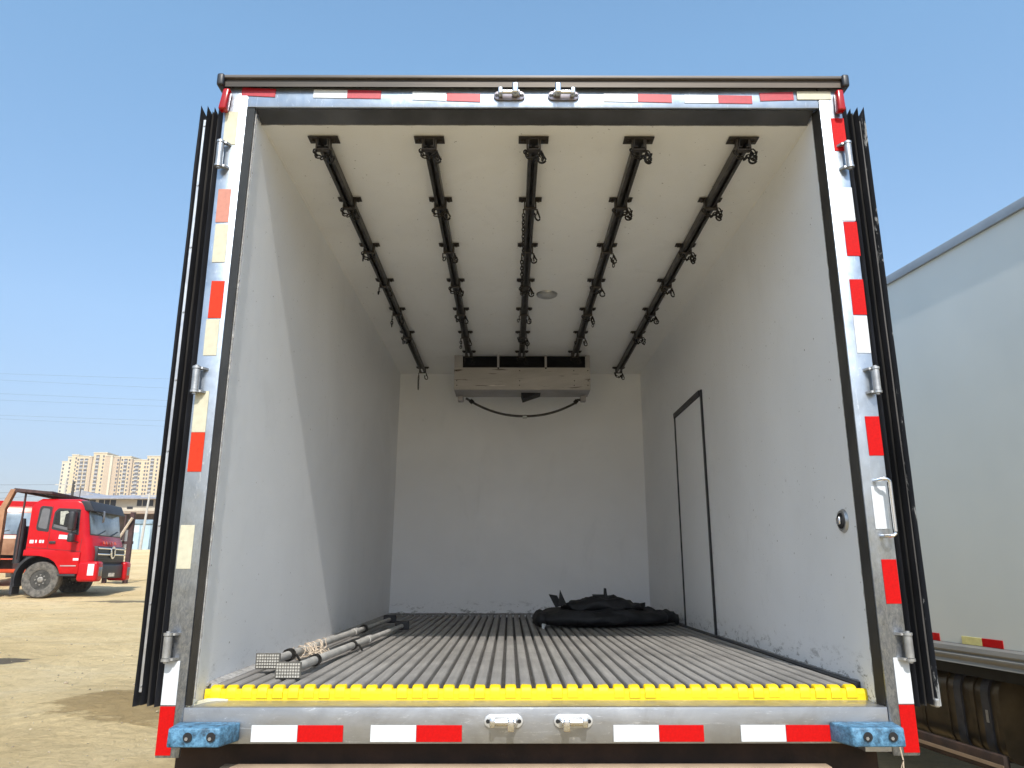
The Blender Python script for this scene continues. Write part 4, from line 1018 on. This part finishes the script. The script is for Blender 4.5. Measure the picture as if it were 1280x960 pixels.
b = MB(); b.prism([(-0.42, 2.80), (-0.36, 2.89), (0.62, 2.80), (0.62, 2.74)], 'y', -0.02, 0.05); b.prism([(-0.42, 2.80), (-0.36, 2.89), (0.62, 2.80), (0.62, 2.74)], 'y', 2.25, 2.32)
b.box(0.55, 0.62, 0.051, 2.249, 2.745, 2.795); b.box(-0.42, -0.30, 0.051, 2.249, 2.80, 2.86); b.build('cab_guard', 'bed_dark', RT)
b = MB(); b.prism([(-0.30, 2.861), (0.60, 2.806), (0.60, 2.812), (-0.30, 2.87)], 'y', 0.06, 2.24); b.build('cab_guard_plate', 'bed_dark', RT)
b = MB(); b.box(-0.14, -0.10, 0.10, 0.14, 1.0, 2.80); b.build('guard_post', 'bed_dark', RT)
b = MB(); b.box(-1.5, -0.70, 0.0, 0.4, 0.42, 0.85); b.bev(0.02, 2); tb = b.build('tool_box', 'bed_tan', RT, True)
b = MB(); b.box(-1.30, -1.05, -0.006, -0.001, 0.56, 0.76); b.build('marking', 'black', tb)
for x in (-4.6, -5.9):
    tyre(x, 0.20, 0.47, 0.47, 0.32, RT, axis='y'); tyre(x, 2.1, 0.47, 0.47, 0.32, RT, axis='y')

OT = thing('tipper_truck', 'orange red truck half hidden behind the bed of the red tipper at the left edge', 'truck', (-18.3, 26.3, gz(-18, 25)), R(-68), local=True)
cb2 = cab(OT, 'orange_paint')
b = MB(); b.hexa([(1.36, 0.05, 2.40), (1.50, 0.05, 2.34), (1.50, 2.25, 2.34), (1.36, 2.25, 2.40), (1.30, 0.03, 2.58), (1.44, 0.03, 2.58), (1.44, 2.27, 2.58), (1.30, 2.27, 2.58)]); b.build('sun_visor', 'orange_paint', OT)
b = MB(); b.box(1.62, 2.02, 0.0, 2.3, 0.42, 0.95); b.bev(0.05, 3); b.build('bumper', 'orange_paint', OT, True)
b = MB(); b.box(-6.0, -0.1, 0.0, 2.3, 1.1, 2.9); b.bev(0.02, 1); b.build('load_bed', 'red_paint', OT)
tyre(0.70, 0.17, 0.47, 0.47, 0.30, OT, axis='y'); tyre(0.70, 2.13, 0.47, 0.47, 0.30, OT, axis='y')
tyre(-4.5, 0.17, 0.47, 0.47, 0.30, OT, axis='y'); tyre(-4.5, 2.13, 0.47, 0.47, 0.30, OT, axis='y')

# rusty drawbar trailer frame just right of the red cab
gzt = gz(-12.4, 26)
TF = thing('trailer_frame', 'rusty trailer frame standing on end behind the red cab, with a slanting pale prop', 'trailer', (-14.0, 26.5, gzt), 0, local=True)
b = MB(); b.box(-0.10, 0.02, 0, 0.12, 0, 2.65); b.box(0.62, 0.76, 0, 0.12, 0, 2.45); b.build('upright', 'bed_dark', TF)
b = MB(); b.box(-0.35, 0.75, 0.121, 0.2, 0.45, 0.62); b.box(-0.35, 0.75, 0.121, 0.2, 1.35, 1.45); b.build('cross_beam', 'bed_dark', TF)
b = MB(); b.tube([(-0.05, -0.12, 0.75), (0.75, -0.08, 2.25)], 0.045, 6); b.build('prop', 'twine', TF)
b = MB(); b.tube([(0.25, -0.30, 0.55), (0.25, -0.02, 0.55)], [0.20, 0.16], 14); b.tube([(0.55, -0.35, 0.40), (0.55, -0.02, 0.40)], [0.17, 0.13], 12)
b.tube([(-0.1, -0.3, 0.5), (-0.1, -0.02, 0.5)], [0.15, 0.12], 12); M['maroon'] = simple('maroon_hub', (0.13, 0.02, 0.02), 0.6, 0, 0.4, 6); b.build('hub_cluster', 'maroon', TF, True)
b = MB(); b.box(0.12, 0.36, -0.25, 0.0, 0.92, 1.22); b.bev(0.05, 2); b.build('white_tank', 'tape_white', TF, True)

# ------------------------------------------------------------------ yard buildings in the middle distance
M['shed_roof'] = simple('grey_sheet_roof', (0.26, 0.26, 0.29), 0.6, 0, 0.2, 0.6, stretch=(4, 1, 1))
M['shed_wall'] = simple('cream_shed_wall', (0.50, 0.45, 0.36), 0.8, 0, 0.1, 0.5)
M['shed_dark'] = simple('brown_lean_to', (0.12, 0.09, 0.075), 0.8, 0, 0.5, 0.9, c2=(0.20, 0.15, 0.13))
M['bluecab'] = simple('pale_blue_sheet', (0.36, 0.47, 0.55), 0.4, 0, 0.15, 0.8)
M['bluecab2'] = simple('blue_grey_top', (0.20, 0.28, 0.35), 0.5, 0, 0.3, 1.5)
M['concrete'] = simple('grey_pole_concrete', (0.42, 0.40, 0.37), 0.8, 0, 0.1, 3)
M['dark_pole'] = simple('dark_pole', (0.05, 0.045, 0.04), 0.8, 0, 0.2, 3)
g90 = gz(-45, 92)
SH = thing('long_shed', 'long low shed with grey sheet roof and cream upper wall beyond the yard', 'shed', (-46.0, 92.0, g90), 0, local=True)
b = MB(); b.box(-7.5, 12, 0, 8, 0, 6.1 ); b.build('wall', 'shed_wall', SH)
b = MB(); b.prism([(-0.9, 5.85), (-0.9, 5.98), (4, 6.75), (9, 6.1), (9, 5.98), (4, 6.6)], 'x', -8.2, 12.6); b.build('roof', 'shed_roof', SH)
wpos = [(-7.2, -4.9), (-4.5, -2.4), (0.2, 2.2), (2.9, 4.6), (5.2, 7.0)]
win = None
for x0, x1 in wpos:
    b = MB(); b.box(x0, x1, -0.03, -0.002, 5.05, 5.80); f = b.build('window', 'blackplastic', SH)
    for k in range(1, 3):
        xm = x0+(x1-x0)*k/3; b = MB(); b.box(xm-0.04, xm+0.04, -0.05, -0.031, 5.05, 5.80); b.build('mullion', 'shed_wall', f)
b = MB(); b.box(-0.95, -0.25, -0.04, -0.002, 4.70, 4.98); b.build('window', 'blackplastic', SH)
b = MB(); b.prism([(-3.2, 3.9), (-3.2, 4.0), (-0.05, 4.45), (-0.05, 4.3)], 'x', -7.6, 12.0); b.build('canopy', 'dusty_bar', SH)
for x in (-6.8, -4.2, -1.8, 0.6, 3.0, 5.6):
    b = MB(); b.box(x-0.07, x+0.07, -3.1, -2.96, 0, 3.9); b.build('canopy_post', 'bed_dark', SH)
b = MB(); b.box(-7.3, 11.8, -0.08, -0.04, 0.1, 4.2); b.build('open_front', 'shed_dark', SH)
# stacked stuff under the canopy
rr = random.Random(4)
SCR = {'shed_dark': 'brown', 'bed_tan': 'rusty tan', 'galv': 'galvanised grey', 'blackplastic': 'black', 'concrete': 'pale grey', 'shed_wall': 'cream'}
NUM = 'one two three four five six seven eight nine ten eleven'.split()
for i in range(11):
    x = -6.4+i*0.85; h = rr.uniform(0.5, 2.4); mt = rr.choice(['shed_dark', 'bed_tan', 'galv', 'blackplastic', 'concrete', 'shed_wall'])
    b = MB(); b.box(-46+x, -46+x+rr.uniform(0.5, 0.8), 89.2, 90.2, g90-0.3, g90-0.3+h); b.bev(0.03, 1)
    o = b.build('scrap_crate', mt, None)
    tag(o, SCR[mt] + (' low' if h < 1.4 else ' tall') + ' scrap crate, number %s from the left under the shed canopy' % NUM[i], 'crate', 'crates of scrap under the shed canopy')
# second low roof to the left of the shed
S2 = thing('farm_shed', 'low grey roofed shed behind the red cab, left of the cream shed', 'shed', (-62.0, 110.0, gz(-62, 110)), 0, local=True)
b = MB(); b.box(-9, 4, 0, 7, 0, 6.2); b.build('wall', 'shed_wall', S2)
b = MB(); b.prism([(-9.6, 6.2), (-9.6, 6.5), (-5.0, 7.4), (-1.0, 8.4), (3.0, 7.2), (4.6, 6.4), (4.6, 6.2)], 'y', -0.5, 7.5); b.build('roof', 'shed_roof', S2)
# pale blue cabin
zc = gz(-41, 84)
CBN = thing('site_cabin', 'pale blue sheet metal cabin standing beside the truck door at far left', 'cabin', (-41.0, 84.0, zc), R(8), local=True)
b = MB(); b.box(-1.25, 2.2, 0, 2.4, 0, 2.75); b.build('wall', 'bluecab', CBN)
b = MB(); b.box(-1.4, 2.4, -0.15, 2.55, 2.751, 3.25); b.bev(0.05, 1); b.build('roof', 'bluecab2', CBN)
for x in (-0.15, 0.95):
    b = MB(); b.box(x, x+0.10, -0.04, -0.001, 0.05, 2.74); b.build('panel_joint', 'bluecab2', CBN)
b = MB(); b.box(-1.1, -0.25, -0.03, -0.001, 1.85, 2.6); b.build('window', 'tape_white', CBN)

# poles and wires
def pole(x, y, z0, z1, r, mat, lab, lean=0.0, arms=()):
    e = thing('utility_pole', lab, 'pole', (x, y, z0), group='utility poles in the distance')
    b = MB(); b.tube([(x, y, z0), (x+lean, y, z1)], [r*1.2, r*0.8], 8); b.build('shaft', mat, e, True)
    for z, hw in arms:
        b = MB(); b.box(x+lean-hw, x+lean+hw, y-0.05, y+0.05, z, z+0.10); b.build('cross_arm', mat, e)
    return e
pole(-51.3, 86.0, gz(-51, 86), 10.1, 0.12, 'concrete', 'slim grey pole with cross arms left of the dark pole', 0, ((9.3, 1.2), (8.0, 1.0)))
pole(-50.4, 86.0, gz(-50, 86), 9.75, 0.17, 'dark_pole', 'short dark pole standing right above the red cab roof')
pole(-39.9, 82.0, gz(-40, 82), 8.0, 0.13, 'concrete', 'pale leaning pole in front of the cream shed by the truck door', 0.35, ((7.6, 0.9),))
def cable(x0, z0, x1, z1, y, r, sag, lab):
    b = MB(); pts = []
    # extended well past the frame on both sides along the same line
    sl = (z1-z0)/(x1-x0); xa, xb = x0-60, x1+160
    for i in range(41):
        t = i/40; x = xa+(xb-xa)*t
        pts.append((x, y, z0+sl*(x-x0)*(0.4 if x > x1 else 1) - (sl*(x1-x0)*0 if x <= x1 else -sl*(x1-x0)*0.6) + sag*((x-(x0+x1)/2)/60)**2 - 0))
    b.tube(pts, r, 4); o = b.build('power_cable', M['cablemat'], None); tag(o, lab, 'cable', 'overhead power cables'); return o
M['cablemat'] = simple('cable_grey', (0.17, 0.19, 0.22), 0.7, 0, 0.1, 1)
LB = ('highest', 'second highest', 'third highest', 'fourth highest', 'fifth highest', 'sixth highest')
for i, (x0, z0, x1, z1) in enumerate(((-49.7, 18.41, -34.1, 17.90), (-49.6, 17.77, -34.0, 16.98), (-49.4, 16.41, -33.8, 15.74), (-49.3, 15.77, -33.8, 15.15), (-49.0, 14.27, -33.6, 13.73), (-49.0, 13.92, -33.5, 13.19))):
    cable(x0, z0, x1, z1, 70.0, 0.009, 0.0, LB[i] + ' of the thin overhead cables in the left sky')
def scable(pts, lab):
    b = MB(); b.tube(pts, 0.020, 4); o = b.build('power_cable', M['cablemat'], None); tag(o, lab, 'cable', 'overhead power cables')
for i, (z0, z1, lab) in enumerate(((10.35, 9.35, 'upper cable running from the left edge to the grey pole'), (9.55, 8.6, 'middle cable running from the left edge to the grey pole'), (8.6, 8.05, 'lowest cable running from the left edge to the grey pole'))):
    pts = []
    for k in range(21):
        t = k/20; pts.append((-52.3+(-45)*t, 86.0-0.0*t, z1+(z0-z1)*t*1.3 - 1.2*math.sin(math.pi*t)*(0.4+0.3*i)+(0.15 if i == 2 else 0)))
    scable(pts, lab)

# ------------------------------------------------------------------ apartment towers 600 m away
M['apt'] = simple('cream_render', (0.54, 0.425, 0.26), 0.85, 0, 0.05, 0.05)
M['apt_tan'] = simple('tan_render', (0.44, 0.33, 0.215), 0.85, 0, 0.05, 0.05)
M['apt_pale'] = simple('pale_render', (0.56, 0.49, 0.355), 0.85, 0, 0.05, 0.05)
M['apt_win'] = simple('window_dark', (0.07, 0.065, 0.07), 0.4, 0, 0.3, 0.3)
M['apt_bal'] = simple('balcony_grey', (0.38, 0.36, 0.34), 0.6, 0, 0.2, 0.3)
Y6 = 600.0; ZB = gz(-330, Y6)-0.5
FH = 3.05
wm = {}
def winmesh(w, h, mat):
    k = (w, h, mat)
    if k not in wm:
        b = bmesh.new(); s = MB.__new__(MB); s.b = b
        s.box(-w/2, w/2, -0.25, 0.02, -h/2, h/2)
        bmesh.ops.recalc_face_normals(b, faces=b.faces)
        me = bpy.data.meshes.new('window'); b.to_mesh(me); b.free(); me.materials.append(M[mat]); wm[k] = me
    return wm[k]
def tower(label, blocks, rows_top):
    x0 = min(q[0] for q in blocks); x1 = max(q[1] for q in blocks)
    e = thing('apartment_block', label, 'building', ((x0+x1)/2, Y6, ZB))
    for (a, c, ztop, dy, mat, cols, bals) in blocks:
        b = MB(); b.box(a, c, Y6+dy, Y6+18, ZB, ztop); wl = b.build('wall', mat, e)
        b = MB(); b.box(a-0.3, c+0.3, Y6+dy-0.3, Y6+18.3, ztop+0.01, ztop+0.6); b.build('parapet', 'apt_pale', wl)
        for xc in cols:
            for r in range(11):
                z = ztop-2.6-r*FH
                o = bpy.data.objects.new('window', winmesh(1.15, 1.5, 'apt_win')); COL.objects.link(o); o.parent = wl
                o.location = Vector((xc, Y6+dy, z)) - ORG[wl]
        for xc in bals:
            for r in range(11):
                z = ztop-2.8-r*FH
                o = bpy.data.objects.new('balcony', winmesh(2.9, 1.0, 'apt_bal')); COL.objects.link(o); o.parent = wl
                o.location = Vector((xc, Y6+dy-0.6, z-0.7)) - ORG[wl]
                o = bpy.data.objects.new('window', winmesh(2.6, 1.2, 'apt_win')); COL.objects.link(o); o.parent = wl
                o.location = Vector((xc, Y6+dy, z+0.45)) - ORG[wl]
    return e
tower('tall cream apartment block at the left end, stepping down at its left corner', [
    (-367.0, -361.4, 84.6, 6, 'apt_pale', (-365.6,), ()), (-361.4, -357.2, 88.0, 4, 'apt_pale', (-359.3,), ()), (-357.2, -351.9, 89.6, 2, 'apt', (-353.4,), ()),
    (-351.9, -341.0, 88.1, 0, 'apt', (-350.6,), (-347.7, -343.9)), (-341.0, -338.9, 87.4, -1.0, 'apt_tan', (), ()), (-338.9, -328.0, 91.0, 0.5, 'apt', (-330.4,), (-335.2,)),
    (-328.0, -323.0, 88.3, -1.5, 'apt_tan', (), ()), (-323.0, -321.3, 88.0, -3.0, 'apt_pale', (), ()), (-321.3, -316.3, 87.6, -1.5, 'apt_tan', (-317.3,), ())], 0)
tower('second cream apartment block from the left, between the tan gable and a lower wing', [
    (-315.9, -307.6, 87.8, -0.5, 'apt', (-314.6, -308.6), (-311.6,)), (-316.29, -315.91, 85.9, 0, 'apt_pale', (), ()), (-307.6, -305.9, 85.6, -1.5, 'apt_tan', (), ()),
    (-305.9, -294.9, 85.2, 0.5, 'apt', (-304.4, -300.2, -296.0), (-302.4,))], 0)
tower('rightmost cream apartment block, partly hidden behind the open truck door', [
    (-294.5, -284.0, 88.1, -0.5, 'apt', (-293.4, -286.0), (-290.0,)), (-284.0, -280.5, 87.0, 0, 'apt_tan', (), ()), (-280.5, -262.0, 86.0, 0.5, 'apt', (-278.5, -272.5, -266.5), (-275.5, -269.5))], 0)

# ------------------------------------------------------------------ haze over the yard
hb = MB(); hb.box(-910, 510, -310, 910, -3.5, 106); ho = hb.build('haze', M['black'], None, origin=(0, 0, 0)); ho['kind'] = 'stuff'
hm = bpy.data.materials.new('thin_haze'); hm.use_nodes = True; ht = hm.node_tree; ht.nodes.clear()
hv = ht.nodes.new('ShaderNodeVolumePrincipled'); hv.inputs['Color'].default_value = (0.86, 0.90, 0.96, 1); hv.inputs['Density'].default_value = 0.0004
hv.inputs['Anisotropy'].default_value = 0.0
hout = ht.nodes.new('ShaderNodeOutputMaterial'); ht.links.new(hv.outputs[0], hout.inputs['Volume'])
ho.data.materials.clear(); ho.data.materials.append(hm)
